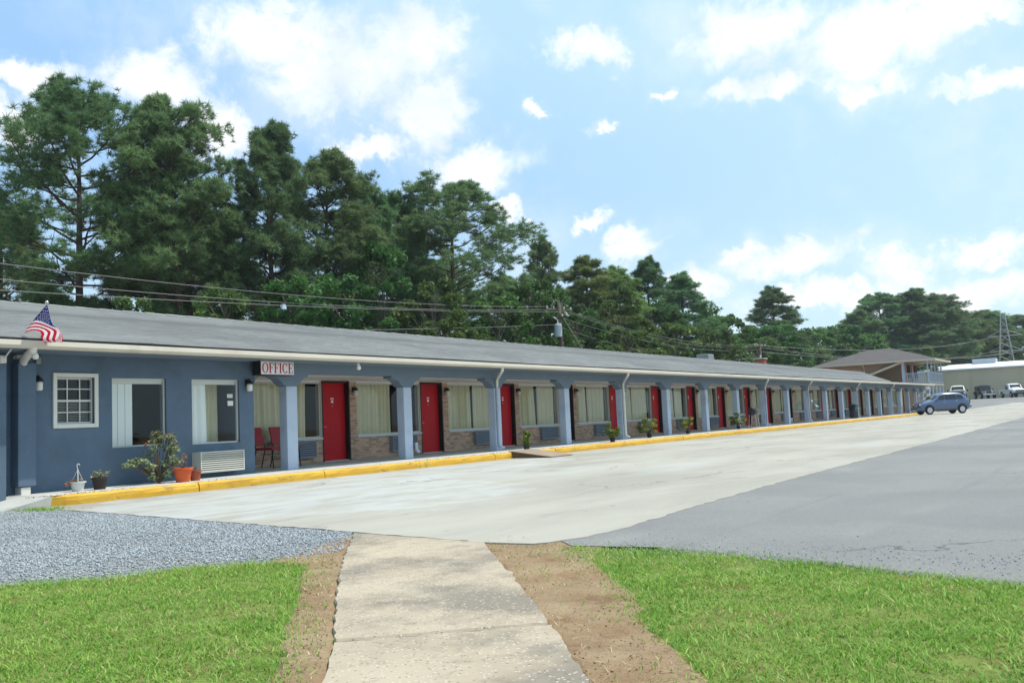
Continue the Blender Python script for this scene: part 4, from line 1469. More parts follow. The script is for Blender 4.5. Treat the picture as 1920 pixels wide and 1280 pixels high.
# ------------------------------------------------------------------ pots and plants along the walk
M_LEAF_ROSE = material('rose_leaf', lin(138, 152, 112), 0.5, island=0.35, spec=0.4, transl=0.25)
M_LEAF_PINK = material('rose_new_leaf', lin(158, 112, 96), 0.5, island=0.3, spec=0.4, transl=0.25)
M_LEAF_G = material('shrub_leaf', lin(108, 134, 54), 0.5, island=0.35, spec=0.4, transl=0.3)
M_LEAF_Y = material('shrub_yellow_leaf', lin(164, 160, 70), 0.5, island=0.35, spec=0.4, transl=0.3)
M_LEAF_B = material('dry_leaf', lin(150, 110, 74), 0.8, island=0.35, spec=0.2)
M_STEM = material('plant_stem', lin(92, 78, 58), 0.85, var=0.15)
M_TERRA = material('terracotta', lin(206, 94, 52), 0.7, var=0.1, vscale=4)
M_TERRA2 = material('terracotta_dark', lin(164, 84, 58), 0.7, var=0.1, vscale=4)
M_POTW = material('pot_white', lin(206, 206, 198), 0.6, var=0.08, vscale=5)
M_POTK = material('pot_dark', lin(58, 48, 42), 0.7, var=0.15, vscale=5)
M_SOIL = material('potting_soil', lin(70, 56, 44), 0.95, var=0.2, vscale=20)


def rot_stack(n, up=0.0):
    """random rotation matrices; up>0 turns leaves to face upwards"""
    A = rng.normal(size=(n, 3)); A[:, 2] += up
    A /= np.linalg.norm(A, axis=1)[:, None]
    B = rng.normal(size=(n, 3)); B -= (B * A).sum(1)[:, None] * A
    B /= np.linalg.norm(B, axis=1)[:, None]
    C = np.cross(A, B)
    return np.stack([B, C, A], 2)


LEAF_T = np.array([(-0.5, 0, 0), (0, -0.28, 0.03), (0.5, 0, -0.06), (0, 0.28, 0.03)], float)
LEAF_F = np.array([(0, 1, 2), (0, 2, 3)])


def leaves(P, size, up=0.5):
    n = len(P)
    R = rot_stack(n, up) * (size * rng.uniform(0.6, 1.4, n))[:, None, None]
    return scatter(LEAF_T, LEAF_F, R, P)


def pot(t, r, h, mat, lip=0.015):
    obj('pot', MB().lathe([(r * 0.72, 0), (r * 0.97, h * 0.86), (r + lip, h * 0.86), (r + lip, h), (r * 0.92, h), (r * 0.88, h * 0.9)], (0, 0, 0), 20), mat, t, smooth=False)
    obj('soil', MB().lathe([(r * 0.9, h * 0.86), (r * 0.9, h * 0.9)], (0, 0, 0), 16), M_SOIL, t)


def bush(t, clumps, nleaf, size, mats, base=(0, 0, 0), stems=True, up=0.4):
    """clumps: list of (x,y,z,rx,rz); stems reach every clump"""
    if stems:
        mb = MB()
        for (x_, y_, z_, rx, rz) in clumps:
            b = Vector(base)
            p = Vector((x_, y_, z_))
            mid = b.lerp(p, 0.55) + Vector((random.gauss(0, .02), random.gauss(0, .02), 0.03))
            mb.tube([b, mid, p], [0.011, 0.008, 0.004], 5)
        obj('stems', mb, M_STEM, t)
    for m_, share in mats:
        Vs, Fs, o_ = [], [], 0
        for (x_, y_, z_, rx, rz) in clumps:
            n = max(3, int(nleaf * share * rng.uniform(0.7, 1.3)))
            D = rng.normal(size=(n, 3)); D /= np.linalg.norm(D, axis=1)[:, None]
            D *= (rng.random(n) ** 0.5)[:, None]
            P = np.array([x_, y_, z_]) + D * np.array([rx, rx, rz])
            V, F = leaves(P, size, up)
            Vs.append(V); Fs.append(F + o_); o_ += len(V)
        obj('foliage', np_mesh('foliage', np.concatenate(Vs), np.concatenate(Fs)), m_, t)


# rose bush at the office wall
rb = thing('rose_bush', 'leggy rose bush with pale leaves growing at the office wall under the dark window', 'bush', (10.42, 14.72, WALK_Z))
cl = []
r_ = random.Random(3)
for k_ in range(30):
    h = r_.uniform(0.12, 1.0)
    sp = 0.10 + 0.30 * (1 - abs(h - 0.45) / 0.6)
    a = r_.uniform(0, 6.28)
    cl.append((sp * math.cos(a) * r_.uniform(.3, 1) + 0.06 * h, sp * 0.7 * math.sin(a) * r_.uniform(.3, 1), h, 0.09, 0.08))
for k_ in range(8):
    cl.append((-0.28 - r_.uniform(0, 0.30), r_.uniform(-.1, .1), r_.uniform(0.28, 0.52), 0.07, 0.06))
rb.scale = (1.22, 1.0, 0.93)
bush(rb, cl, 34, 0.062, [(M_LEAF_ROSE, 1.0)])
cl2 = [(c[0], c[1], c[2], .06, .05) for c in cl if c[2] > 0.75] + [(0.22, 0.02, 0.95, .08, .06), (-0.22, 0, 0.78, .06, .05)]
Vs = []
bush(rb, cl2, 12, 0.05, [(M_LEAF_PINK, 1.0)], stems=False)

t = thing('hanging_basket', 'white hanging basket with wire hanger standing by the office wall', 'plant pot', (8.80, 14.62, WALK_Z))
pot(t, 0.115, 0.16, M_POTW)
obj('hanger', MB().tube([(0.10, 0, 0.16), (0.0, 0, 0.36)], 0.005, 5).tube([(-0.07, 0.06, 0.16), (0, 0, 0.36)], 0.005, 5).tube([(-0.05, -0.09, 0.16), (0, 0, 0.36), (-0.01, 0, 0.40), (-0.015, 0, 0.43), (0.005, 0, 0.455), (0.03, 0, 0.445), (0.035, 0, 0.425)], 0.007, 6), M_POTW, t)
bush(t, [(-0.12, 0.0, 0.17, .08, .05), (-0.16, 0.02, 0.12, .06, .05), (0, 0, .19, .06, .03)], 26, 0.035, [(M_LEAF_B, 1)], (0, 0, .15))
t = thing('plant_pot', 'dark pot of withered plants between white basket and rose bush', 'plant pot', (9.17, 14.58, WALK_Z))
pot(t, 0.125, 0.20, M_POTK)
bush(t, [(0.02, 0, 0.24, .12, .05), (-0.10, 0, 0.22, .08, .06), (0.11, 0, 0.27, .07, .07), (0, .05, .28, .09, .05)], 30, 0.04, [(M_LEAF_B, 0.4), (M_LEAF_ROSE, 0.6)], (0, 0, .18))
t = thing('plant_pot', 'large orange terracotta pot with dry twigs beside the air conditioner', 'plant pot', (10.72, 14.44, WALK_Z))
pot(t, 0.165, 0.26, M_TERRA)
bush(t, [(0.03, 0, 0.40, .10, .08), (-0.09, 0, 0.33, .09, .05), (0.06, .03, 0.47, .07, .05)], 26, 0.035, [(M_LEAF_B, 1)], (0, 0, .24))
t = thing('plant_pot', 'smaller brown terracotta pot behind the large orange pot', 'plant pot', (11.05, 14.52, WALK_Z))
pot(t, 0.11, 0.19, M_TERRA2)
bush(t, [(0.0, 0.03, 0.22, .06, .04)], 14, 0.03, [(M_LEAF_B, 1)], (0, 0, .18))

plants = [(22.3, 14.42, 0.40, 0.14, 'thin yellow-green shrub in a pot beside the wooden ramp', 0.3),
          (27.3, 14.25, 0.52, 0.30, 'dense dark green shrub in a pot at the fifth column', 0.1),
          (31.2, 14.75, 0.58, 0.42, 'spreading yellow-green potted shrub before the sixth red door', 0.5),
          (34.8, 14.75, 0.66, 0.34, 'tall yellow potted shrub before the seventh red door', 0.8),
          (41.2, 14.95, 0.62, 0.42, 'bushy pale green potted shrub left of the barbecue grill', 0.5)]
for (x_, y_, h, r0, lab, yel) in plants:
    t = thing('potted_shrub', lab, 'potted plant', (x_, y_, WALK_Z), 0, 'potted shrubs along the walkway')
    pot(t, 0.10, 0.14, M_POTK, 0.008)
    cl = []
    for k_ in range(16):
        a = random.uniform(0, 6.28); q = random.uniform(0.1, 1) ** 0.6
        zz = random.uniform(0.25, 1.0)
        cl.append((r0 * q * math.cos(a) * (0.55 + 0.45 * zz), r0 * q * math.sin(a) * (0.55 + 0.45 * zz), 0.12 + zz * h * (1 - 0.35 * q * q), r0 * 0.28, 0.06))
    bush(t, cl, 64, 0.08, [(M_LEAF_G, 1 - yel * 0.75), (M_LEAF_Y, yel * 0.75)], (0, 0, 0.12))


# ------------------------------------------------------------------ two red chairs by the office door
M_CHR = material('chair_red_vinyl', lin(150, 30, 42), 0.45, spec=0.45)
M_CHM = material('chair_black_metal', lin(34, 34, 36), 0.4, metal=0.6)


def chair(x, y, rz, label):
    t = thing('chair', label, 'chair', (x, y, WALK_Z), rz, 'red chairs under the office arch')
    mb = MB().box(-0.24, 0.24, -0.24, 0.22, 0.42, 0.48)
    obj('seat', mb, M_CHR, t, bevel=0.02)
    mb = MB().prism([(0.20, 0.52), (0.24, 0.52), (0.34, 0.95), (0.30, 0.96)], 'x', -0.23, 0.23)
    obj('backrest', mb, M_CHR, t, bevel=0.015)
    for sx in (-0.21, 0.21):
        obj('leg', MB().tube([(sx, -0.21, 0.42), (sx * 1.06, -0.25, 0.0)], 0.013, 8), M_CHM, t)
        obj('leg', MB().tube([(sx, 0.20, 0.42), (sx * 1.06, 0.30, 0.0)], 0.013, 8), M_CHM, t)
        obj('back_post', MB().tube([(sx, 0.19, 0.44), (sx, 0.23, 0.56)], 0.012, 8), M_CHM, t)
    obj('stretcher', MB().tube([(-0.215, -0.225, 0.22), (0.215, -0.225, 0.22)], 0.009, 6), M_CHM, t)
    return t


chair(14.78, 16.75, 0.35, 'red vinyl chair with black legs nearer the office wall corner')
chair(15.42, 16.85, 0.1, 'red vinyl chair with black legs nearer the first column')

# ------------------------------------------------------------------ wooden ramp over the kerb
t = thing('ramp', 'weathered wooden ramp leaning from the lot onto the yellow kerb', 'ramp', (21.3, 13.1, 0))
M_WOOD = material('ramp_wood', lin(150, 134, 116), 0.85, var=0.2, vscale=3, bump=0.4, bscale=30)
M_WOODD = material('ramp_side_wood', lin(96, 78, 62), 0.9, var=0.2, vscale=3)
for k_ in range(4):
    a = -0.85 + k_ * 0.285
    obj('plank', MB().add([(a, -0.62, 0.012), (a + 0.28, -0.62, 0.012), (a + 0.28, 0.70, 0.178), (a, 0.70, 0.178), (a, -0.62, 0.03), (a + 0.28, -0.62, 0.03), (a + 0.28, 0.70, 0.20), (a, 0.70, 0.20)],
                          [(0, 3, 2, 1), (4, 5, 6, 7), (0, 1, 5, 4), (1, 2, 6, 5), (2, 3, 7, 6), (3, 0, 4, 7)]), M_WOOD, t)
for a in (-0.85, 0.25):
    obj('side_board', MB().prism([(-0.55, 0.0), (0.56, 0.0), (0.56, 0.158), (-0.55, 0.019)], 'x', a, a + 0.035), M_WOODD, t)

# ------------------------------------------------------------------ barrel barbecue and bin
t = thing('barbecue_grill', 'black barrel barbecue grill on thin legs at the walkway edge', 'grill', (42.75, 14.75, WALK_Z), 0.15)
M_GRILL = material('grill_black', lin(30, 32, 34), 0.45, spec=0.5)
obj('barrel', MB().lathe([(0.05, -0.40), (0.17, -0.385), (0.19, -0.36), (0.19, 0.36), (0.17, 0.385), (0.05, 0.40)], (0, 0, 0.78), 18, 'x'), M_GRILL, t, smooth=True)
for sx in (-0.3, 0.3):
    for sy in (-0.16, 0.16):
        obj('leg', MB().tube([(sx, sy * 0.8, 0.72), (sx * 1.05, sy * 1.2, 0.0)], 0.014, 6), M_METAL, t)
obj('side_shelf', MB().box(0.40, 0.78, -0.17, 0.17, 0.80, 0.825), M_WOOD, t)
obj('lid_handle', MB().tube([(-0.12, -0.19, 0.86), (-0.12, -0.23, 0.87), (0.12, -0.23, 0.87), (0.12, -0.19, 0.86)], 0.01, 6), M_METAL, t)
t = thing('trash_can', 'dark green lidded trash can beside a far column', 'trash can', (63.3, 15.02, WALK_Z))
M_BIN = material('bin_plastic', lin(44, 56, 60), 0.6, spec=0.35)
obj('body', MB().lathe([(0.22, 0), (0.25, 0.02), (0.29, 0.80), (0.27, 0.80)], (0, 0, 0), 18), M_BIN, t, smooth=True)
obj('lid', MB().lathe([(0.30, 0.80), (0.30, 0.84), (0.25, 0.89), (0.08, 0.92), (0.07, 0.95)], (0, 0, 0), 18), M_BIN, t)
t = thing('milk_crate', 'white bucket left on the walkway beside the eleventh column', 'bucket', (53.2, 16.2, WALK_Z))
t.name = 'bucket'
obj('body', MB().lathe([(0.13, 0), (0.15, 0.3), (0.14, 0.3)], (0, 0, 0), 14), M_POTW, t, smooth=True)
obj('handle', MB().tube([(-0.15, 0, 0.28), (-0.1, 0.02, 0.36), (0, 0.03, 0.39), (0.1, 0.02, 0.36), (0.15, 0, 0.28)], 0.006, 5), M_METAL, t)


# ------------------------------------------------------------------ vehicles
M_TYRE = material('tyre_rubber', lin(28, 28, 30), 0.85)
M_RIM = material('wheel_rim', lin(196, 198, 200), 0.3, metal=0.8)
M_CGL = material('car_glass', lin(26, 32, 38), 0.06, spec=0.7)
M_LAMP = material('headlamp', lin(222, 226, 230), 0.15, spec=0.6)
M_TAIL = material('tail_lamp', lin(150, 20, 24), 0.25, spec=0.6)
M_PLAST = material('bumper_black', lin(36, 38, 40), 0.6)


def interp(st, x_, k_):
    for a, b in zip(st[:-1], st[1:]):
        if a[0] <= x_ <= b[0]:
            f_ = (x_ - a[0]) / (b[0] - a[0])
            return a[k_] * (1 - f_) + b[k_] * f_
    return st[0][k_] if x_ < st[0][0] else st[-1][k_]


def car_body(st):
    """st: stations rear to front (x, z_bottom, z_belt, z_top, w_bottom, w_belt, w_top)"""
    rings = []
    for (x_, zb, zl, zt, wb, wl, wt) in st:
        half = [(wb * 0.55, zb), (wb, zb + 0.03), (wl, zb + (zl - zb) * 0.55), (wl * 0.975, zl), (wt, zl + (zt - zl) * 0.88), (wt * 0.6, zt)]
        ring = [(x_, y, z) for y, z in half] + [(x_, -y, z) for y, z in half[::-1]]
        rings.append(ring)
    n = len(rings[0])
    mb = MB()
    vs = [p for r in rings for p in r]
    fs = [(i * n + k_, i * n + (k_ + 1) % n, (i + 1) * n + (k_ + 1) % n, (i + 1) * n + k_) for i in range(len(rings) - 1) for k_ in range(n)]
    fs.append(tuple(range(n))[::-1])
    fs.append(tuple((len(rings) - 1) * n + k_ for k_ in range(n)))
    return mb.add(vs, fs)


def side_pt(st, x_, q, side, off=0.012):
    zl, zt, wl, wt = (interp(st, x_, k_) for k_ in (2, 3, 5, 6))
    z = zl + (zt - zl) * 0.88 * q
    y = wl * 0.975 * (1 - q) + wt * q + off
    return (x_, side * y, z)


def side_window(st, pts, side):
    P = [side_pt(st, x_, q, side) for x_, q in pts]
    n = len(P)
    f_ = tuple(range(n))
    return MB().add(P + [(p[0], p[1] - side * 0.03, p[2]) for p in P], [f_ if side < 0 else f_[::-1]] + [(i, (i + 1) % n, n + (i + 1) % n, n + i) for i in range(n)])


def wheel(t, x_, y, r, w, side, n_sp=5):
    wh = obj('wheel', MB().lathe([(r * 0.62, -w / 2), (r * 0.93, -w / 2), (r, -w / 2 + 0.03), (r, w / 2 - 0.03), (r * 0.93, w / 2), (r * 0.62, w / 2)], (0, 0, 0), 24, 'y'), M_TYRE, t, loc=(x_, y, r), smooth=True)
    mb = MB().lathe([(r * 0.60, -0.02), (r * 0.64, 0.03), (r * 0.60, 0.035)], (0, side * w * 0.40 - 0.01, 0), 20, 'y')
    for k_ in range(n_sp):
        a = k_ * 2 * math.pi / n_sp
        c, s_ = math.cos(a), math.sin(a)
        yy = side * (w * 0.5 - 0.005)
        q = 0.045
        mb.add([(-s_ * q, yy, c * q), (s_ * q, yy, -c * q), (c * r * .6 + s_ * q * 1.3, yy, s_ * r * .6 - c * q * 1.3), (c * r * .6 - s_ * q * 1.3, yy, s_ * r * .6 + c * q * 1.3)], [(0, 1, 2, 3)])
    mb.lathe([(0.05, -0.01), (0.05, 0.012)], (0, side * w * 0.5, 0), 10, 'y')
    obj('rim', mb, M_RIM, wh)
    return wh


def arch(t, x_, y, r, side):
    n = 18
    vs, fs = [], []
    for k_ in range(n + 1):
        a = math.pi * (k_ / n) * 1.12 - math.pi * 0.06
        for q in (0.0, 1.0):
            vs.append((x_ + r * q * math.cos(a), y, r * 0.9 + r * q * math.sin(a) * 1.0))
    fs = [(2 * k_, 2 * k_ + 1, 2 * k_ + 3, 2 * k_ + 2) for k_ in range(n)]
    return obj('wheel_arch', MB().add(vs, fs), M_PLAST, t)


# blue retro wagon nosed up to the walkway
M_CBLUE = material('car_paint_blue', lin(90, 107, 136), 0.28, metal=0.3, spec=0.5, coat=0.6)
t = thing('parked_car', 'metallic blue retro-styled hatchback parked nose-in at the kerb end', 'car', (81.0, 12.45, 0.0), math.atan2(0.826, -0.565), None, (1, 1, 1.08))
ST = [(-2.08, 0.42, 0.82, 0.84, 0.66, 0.72, 0.60), (-1.98, 0.26, 0.95, 1.10, 0.74, 0.82, 0.62), (-1.72, 0.24, 1.00, 1.42, 0.78, 0.85, 0.64), (-1.35, 0.24, 1.02, 1.56, 0.78, 0.85, 0.66),
      (-0.7, 0.22, 1.02, 1.61, 0.78, 0.84, 0.67), (0.0, 0.22, 1.01, 1.60, 0.78, 0.83, 0.66), (0.42, 0.22, 1.00, 1.50, 0.78, 0.83, 0.63), (0.85, 0.22, 0.99, 1.18, 0.78, 0.82, 0.60),
      (1.12, 0.22, 0.97, 1.04, 0.78, 0.81, 0.56), (1.55, 0.22, 0.90, 0.97, 0.78, 0.79, 0.46), (1.90, 0.24, 0.80, 0.86, 0.74, 0.74, 0.34), (2.08, 0.30, 0.62, 0.72, 0.60, 0.60, 0.26)]
obj('body', car_body(ST), M_CBLUE, t, smooth=True, subsurf=2)
for sd in (-1, 1):
    obj('side_window', side_window(ST, [(0.0, 0.10), (0.72, 0.12), (0.30, 0.80), (0.0, 0.88)], sd), M_CGL, t)
    obj('side_window', side_window(ST, [(-0.95, 0.10), (-0.06, 0.10), (-0.06, 0.88), (-0.90, 0.90)], sd), M_CGL, t)
    obj('side_window', side_window(ST, [(-1.55, 0.20), (-1.02, 0.10), (-0.97, 0.88), (-1.40, 0.78)], sd), M_CGL, t)
    obj('door_handle', MB().box(-0.02, 0.12, sd * 0.845 - 0.012, sd * 0.845 + 0.012, 0.90, 0.93), M_RIM, t)
    obj('door_handle', MB().box(-0.98, -0.84, sd * 0.85 - 0.012, sd * 0.85 + 0.012, 0.91, 0.94), M_RIM, t)
    obj('mirror', MB().box(0.62, 0.76, sd * 0.95 - 0.08, sd * 0.95 + 0.08, 0.98, 1.10), M_CBLUE, t, bevel=0.02)
    obj('headlight', MB().lathe([(0.09, -0.03), (0.10, 0.02), (0.05, 0.05)], (1.93, sd * 0.55, 0.72), 12, 'x'), M_LAMP, t)
    obj('tail_light', MB().box(-2.07, -2.0, sd * 0.70 - 0.06, sd * 0.70 + 0.06, 0.72, 0.98), M_TAIL, t, bevel=0.015)
    for wx in (-1.32, 1.30):
        arch(t, wx, sd * 0.858, 0.385, sd)
        wheel(t, wx, sd * 0.79, 0.325, 0.21, sd)
    # rounded front and rear wings
    for wx, zz in ((1.32, 0.0), (-1.32, 0.0)):
        mb = MB()
        rows = []
        for k_ in range(13):
            a = math.pi * k_ / 12
            rows.append([(wx + 0.40 * math.cos(a), sd * 0.76, 0.32 + 0.40 * math.sin(a)), (wx + 0.42 * math.cos(a), sd * 0.875, 0.32 + 0.41 * math.sin(a)), (wx + 0.52 * math.cos(a), sd * 0.835, 0.32 + 0.52 * math.sin(a))])
        obj('wing', mb.strip(rows), M_CBLUE, t, smooth=True)
obj('windscreen', MB().add([(0.50, -0.56, 1.47), (0.50, 0.56, 1.47), (0.96, 0.60, 1.13), (0.96, -0.60, 1.13)], [(0, 1, 2, 3)]), M_CGL, t)
obj('rear_window', MB().add([(-1.62, -0.52, 1.49), (-1.62, 0.52, 1.49), (-1.99, 0.56, 1.12), (-1.99, -0.56, 1.12)], [(3, 2, 1, 0)]), M_CGL, t)
obj('bumper', MB().box(-2.18, -2.02, -0.70, 0.70, 0.42, 0.58), M_CBLUE, t, bevel=0.04)
obj('bumper', MB().box(1.98, 2.16, -0.68, 0.68, 0.36, 0.52), M_CBLUE, t, bevel=0.04)
obj('number_plate', MB().box(-2.20, -2.185, -0.16, 0.16, 0.44, 0.56), M_WHITE, t)
obj('grille', MB().prism([(-0.28, 0.50), (0.28, 0.50), (0.18, 0.74), (-0.18, 0.74)], 'x', 2.03, 2.075), M_RIM, t)


def pickup(name, label, loc, rot, paint, dark_hood=None, bed=True, cat='pickup truck'):
    t = thing(name, label, cat, loc, rot)
    L0, L1 = -2.7, 2.65
    ST2 = [(L0, 0.55, 1.12, 1.16, 0.86, 0.93, 0.86), (-0.75, 0.50, 1.14, 1.18, 0.88, 0.95, 0.86)]
    # cargo bed
    mb = MB().box(L0, -0.55, -0.95, -0.85, 0.55, 1.18).box(L0, -0.55, 0.85, 0.95, 0.55, 1.18).box(L0, L0 + 0.08, -0.85, 0.85, 0.55, 1.18).box(L0, -0.55, -0.85, 0.85, 0.55, 0.66)
    obj('bed', mb, paint, t, bevel=0.03)
    CAB = [(-0.55, 0.48, 1.16, 1.80, 0.86, 0.95, 0.74), (-0.40, 0.46, 1.17, 1.90, 0.88, 0.96, 0.74), (0.30, 0.46, 1.17, 1.90, 0.88, 0.96, 0.74), (0.62, 0.46, 1.16, 1.80, 0.88, 0.96, 0.72), (1.12, 0.46, 1.14, 1.28, 0.88, 0.95, 0.74)]
    obj('cab', car_body(CAB), paint, t, smooth=False, bevel=0.03)
    HOOD = [(1.08, 0.46, 1.12, 1.22, 0.88, 0.95, 0.80), (1.9, 0.46, 1.08, 1.17, 0.88, 0.94, 0.78), (2.45, 0.48, 1.0, 1.10, 0.86, 0.92, 0.74), (2.6, 0.52, 0.92, 1.02, 0.82, 0.86, 0.70)]
    obj('hood', car_body(HOOD), dark_hood or paint, t, smooth=False, bevel=0.03)
    obj('windscreen', MB().add([(0.67, -0.64, 1.76), (0.67, 0.64, 1.76), (1.09, 0.70, 1.31), (1.09, -0.70, 1.31)], [(0, 1, 2, 3)]), M_CGL, t)
    obj('grille', MB().box(2.58, 2.64, -0.62, 0.62, 0.72, 1.0), M_PLAST, t)
    obj('grille_bar', MB().box(2.62, 2.66, -0.60, 0.60, 0.84, 0.89), M_RIM, t)
    obj('bumper', MB().box(2.56, 2.78, -0.92, 0.92, 0.46, 0.66), M_PLAST if dark_hood is None else M_RIM, t, bevel=0.03)
    for sd in (-1, 1):
        obj('side_window', side_window(CAB, [(-0.35, 0.12), (0.75, 0.12), (0.48, 0.86), (-0.35, 0.88)], sd), M_CGL, t)
        obj('headlight', MB().box(2.50, 2.635, sd * 0.78 - 0.12, sd * 0.78 + 0.12, 0.80, 1.0), M_LAMP, t, bevel=0.02)
        obj('mirror', MB().box(0.72, 0.84, sd * 1.1 - 0.10, sd * 1.1 + 0.10, 1.14, 1.36), M_PLAST, t)
        for wx in (-1.65, 1.75):
            arch(t, wx, sd * 0.966, 0.47, sd)
            wheel(t, wx, sd * 0.86, 0.40, 0.26, sd)
    obj('tailgate', MB().box(L0 - 0.03, L0, -0.84, 0.84, 0.58, 1.16), paint, t)
    return t


M_CWHITE = material('car_paint_white', lin(224, 226, 226), 0.3, spec=0.5, coat=0.5)
M_CCREAM = material('car_paint_cream', lin(214, 210, 188), 0.35, spec=0.5, coat=0.3)
pickup('pickup_truck', 'white pickup truck with dark grille parked by the tan warehouse wall', (141.5, 12.55, gz(141.5)), math.pi + 0.42, M_CWHITE)
pickup('pickup_truck', 'cream pickup truck with dark hood half hidden behind the blue car', (128.5, 17.6, gz(128.5)), math.pi + 0.12, M_CCREAM, M_PLAST)

# boxy black off-roader
M_CBLK = material('car_paint_black', lin(30, 33, 38), 0.3, spec=0.5, coat=0.4)
t = thing('off_roader', 'black boxy off-road vehicle parked between the two pickups', 'car', (140.6, 15.95, gz(140.6)), math.pi + 0.40)
obj('tub', car_body([(-1.9, 0.5, 1.05, 1.1, 0.72, 0.78, 0.74), (-1.85, 0.48, 1.08, 1.12, 0.74, 0.80, 0.76), (0.55, 0.48, 1.08, 1.14, 0.74, 0.80, 0.76), (0.62, 0.5, 1.08, 1.13, 0.72, 0.78, 0.70), (1.75, 0.58, 0.98, 1.08, 0.60, 0.66, 0.52), (1.8, 0.6, 0.96, 1.04, 0.58, 0.64, 0.50)]), M_CBLK, t, bevel=0.03)
obj('hard_top', car_body([(-1.85, 1.1, 1.14, 1.76, 0.74, 0.75, 0.70), (-1.8, 1.1, 1.14, 1.84, 0.74, 0.75, 0.70), (0.28, 1.1, 1.14, 1.84, 0.74, 0.75, 0.69), (0.55, 1.1, 1.14, 1.20, 0.74, 0.75, 0.69)]), M_CBLK, t, bevel=0.03)
obj('windscreen', MB().add([(0.36, -0.62, 1.74), (0.36, 0.62, 1.74), (0.60, 0.66, 1.18), (0.60, -0.66, 1.18)], [(0, 1, 2, 3)]), M_CGL, t)
obj('bumper', MB().box(1.78, 2.0, -0.80, 0.80, 0.52, 0.70), M_RIM, t, bevel=0.02)
for k_ in range(7):
    obj('grille_slot', MB().box(1.795, 1.812, -0.26 + k_ * 0.08, -0.22 + k_ * 0.08, 0.72, 0.98), M_DARK, t)
obj('spare_wheel', MB().lathe([(0.2, -0.1), (0.38, -0.1), (0.40, -0.07), (0.40, 0.07), (0.38, 0.1), (0.2, 0.1)], (-2.0, 0, 1.0), 20, 'x'), M_TYRE, t)
for sd in (-1, 1):
    obj('headlight', MB().lathe([(0.10, -0.03), (0.10, 0.02)], (1.80, sd * 0.43, 0.87), 14, 'x'), M_LAMP, t)
    obj('fender', MB().prism([(0.75, 0.80), (0.95, 1.0), (1.75, 1.0), (1.95, 0.82), (1.95, 0.76), (1.7, 0.94), (1.0, 0.94), (0.80, 0.76)], 'y', sd * 0.62, sd * 0.94), M_PLAST, t)
    obj('fender', MB().prism([(-1.85, 0.80), (-1.65, 1.0), (-0.95, 1.0), (-0.75, 0.80), (-0.80, 0.76), (-1.0, 0.94), (-1.6, 0.94), (-1.80, 0.76)], 'y', sd * 0.72, sd * 0.94), M_PLAST, t)
    obj('side_window', MB().box(-1.6, -0.75, sd * 0.755 - 0.008, sd * 0.755 + 0.008, 1.24, 1.68), M_CGL, t)
    obj('side_window', MB().box(-0.65, 0.22, sd * 0.755 - 0.008, sd * 0.755 + 0.008, 1.24, 1.68), M_CGL, t)
    obj('mirror', MB().box(0.46, 0.54, sd * 0.92 - 0.07, sd * 0.92 + 0.07, 1.18, 1.36), M_PLAST, t)
    for wx in (-1.30, 1.35):
        wheel(t, wx, sd * 0.80, 0.40, 0.25, sd)

# ------------------------------------------------------------------ two-storey block at the motel's end
M_BR2 = material('block_brick', lin(168, 140, 116), 0.9, var=0.18, vscale=3, bump=0.5, bscale=16)
M_RF2 = material('block_roof', lin(84, 79, 77), 0.85, var=0.14, vscale=0.9, bump=0.5, bscale=25)
M_FAS2 = material('block_fascia', lin(196, 184, 164), 0.6, var=0.06)
BO = (94.0, 17.6, 0.0)
bb = thing('two_storey_block', 'two-storey brick block with hipped roof and blue-grey balcony beyond the motel', 'building', BO)
pb = lambda name, mb, mat, parent=None, **kw: obj(name, mb, mat, parent or bb, org=BO, **kw)
pb('wall', MB().box(94.0, 102.0, 17.6, 25.0, 0.0, 4.95), M_BR2)
pb('shade_panel', MB().prism([(17.6, 0.0), (20.6, 0.0), (20.6, 3.90), (17.6, 4.90)], 'x', 93.95, 93.998), material('wall_shade_brown', lin(104, 84, 66), 0.9, var=0.15, vscale=2))  # shade below the sloping beam, put in as a darker brown wall panel
pb('sloping_beam', MB().prism([(16.9, 5.02), (21.6, 3.34), (21.6, 3.56), (17.1, 5.12)], 'x', 93.3, 93.94), M_FAS2)
R2 = pb('roof', MB().add([(93.2, 14.5, 5.06), (102.6, 14.5, 5.06), (102.6, 25.8, 5.06), (93.2, 25.8, 5.06), (98.6, 19.3, 6.60), (98.6, 21.5, 6.60)], [(0, 1, 4), (1, 2, 5, 4), (2, 3, 5), (3, 0, 4, 5), (3, 2, 1, 0)]), M_RF2)
mb = MB().box(93.17, 102.63, 14.46, 14.5, 4.90, 5.07).box(93.16, 93.2, 14.5, 25.84, 4.90, 5.072).box(102.6, 102.64, 14.5, 25.84, 4.90, 5.072).box(93.2, 102.6, 25.8, 25.838, 4.90, 5.07)
pb('fascia', mb, M_FAS2, R2)
pb('soffit', MB().box(93.22, 102.58, 14.52, 25.78, 4.955, 5.0), M_FAS2, R2)
pb('downspout', MB().tube([(93.2, 21.0, 4.9), (93.5, 21.0, 4.75), (93.85, 21.0, 4.5), (93.9, 21.0, 2.6)], 0.06, 8), M_FAS2)
pb('balcony_floor', MB().box(93.9, 102.0, 15.2, 17.6, 2.60, 2.82), M_FAS2)
pxs = [94.0, 95.9, 97.8, 99.7, 101.6]
for q in pxs:
    pb('balcony_post', MB().box(q, q + 0.11, 15.24, 15.35, 2.82, 4.955), M_COL)
    pb('ground_post', MB().box(q, q + 0.13, 15.23, 15.36, 0.0, 2.60), M_COL)
pb('balcony_post', MB().box(93.95, 94.19, 17.36, 17.6, 2.82, 4.955), M_COL)
pb('top_rail', MB().box(93.93, 93.995, 15.45, 17.35, 3.78, 3.84).box(94.2, 101.9, 15.20, 15.26, 3.78, 3.84), M_COL)
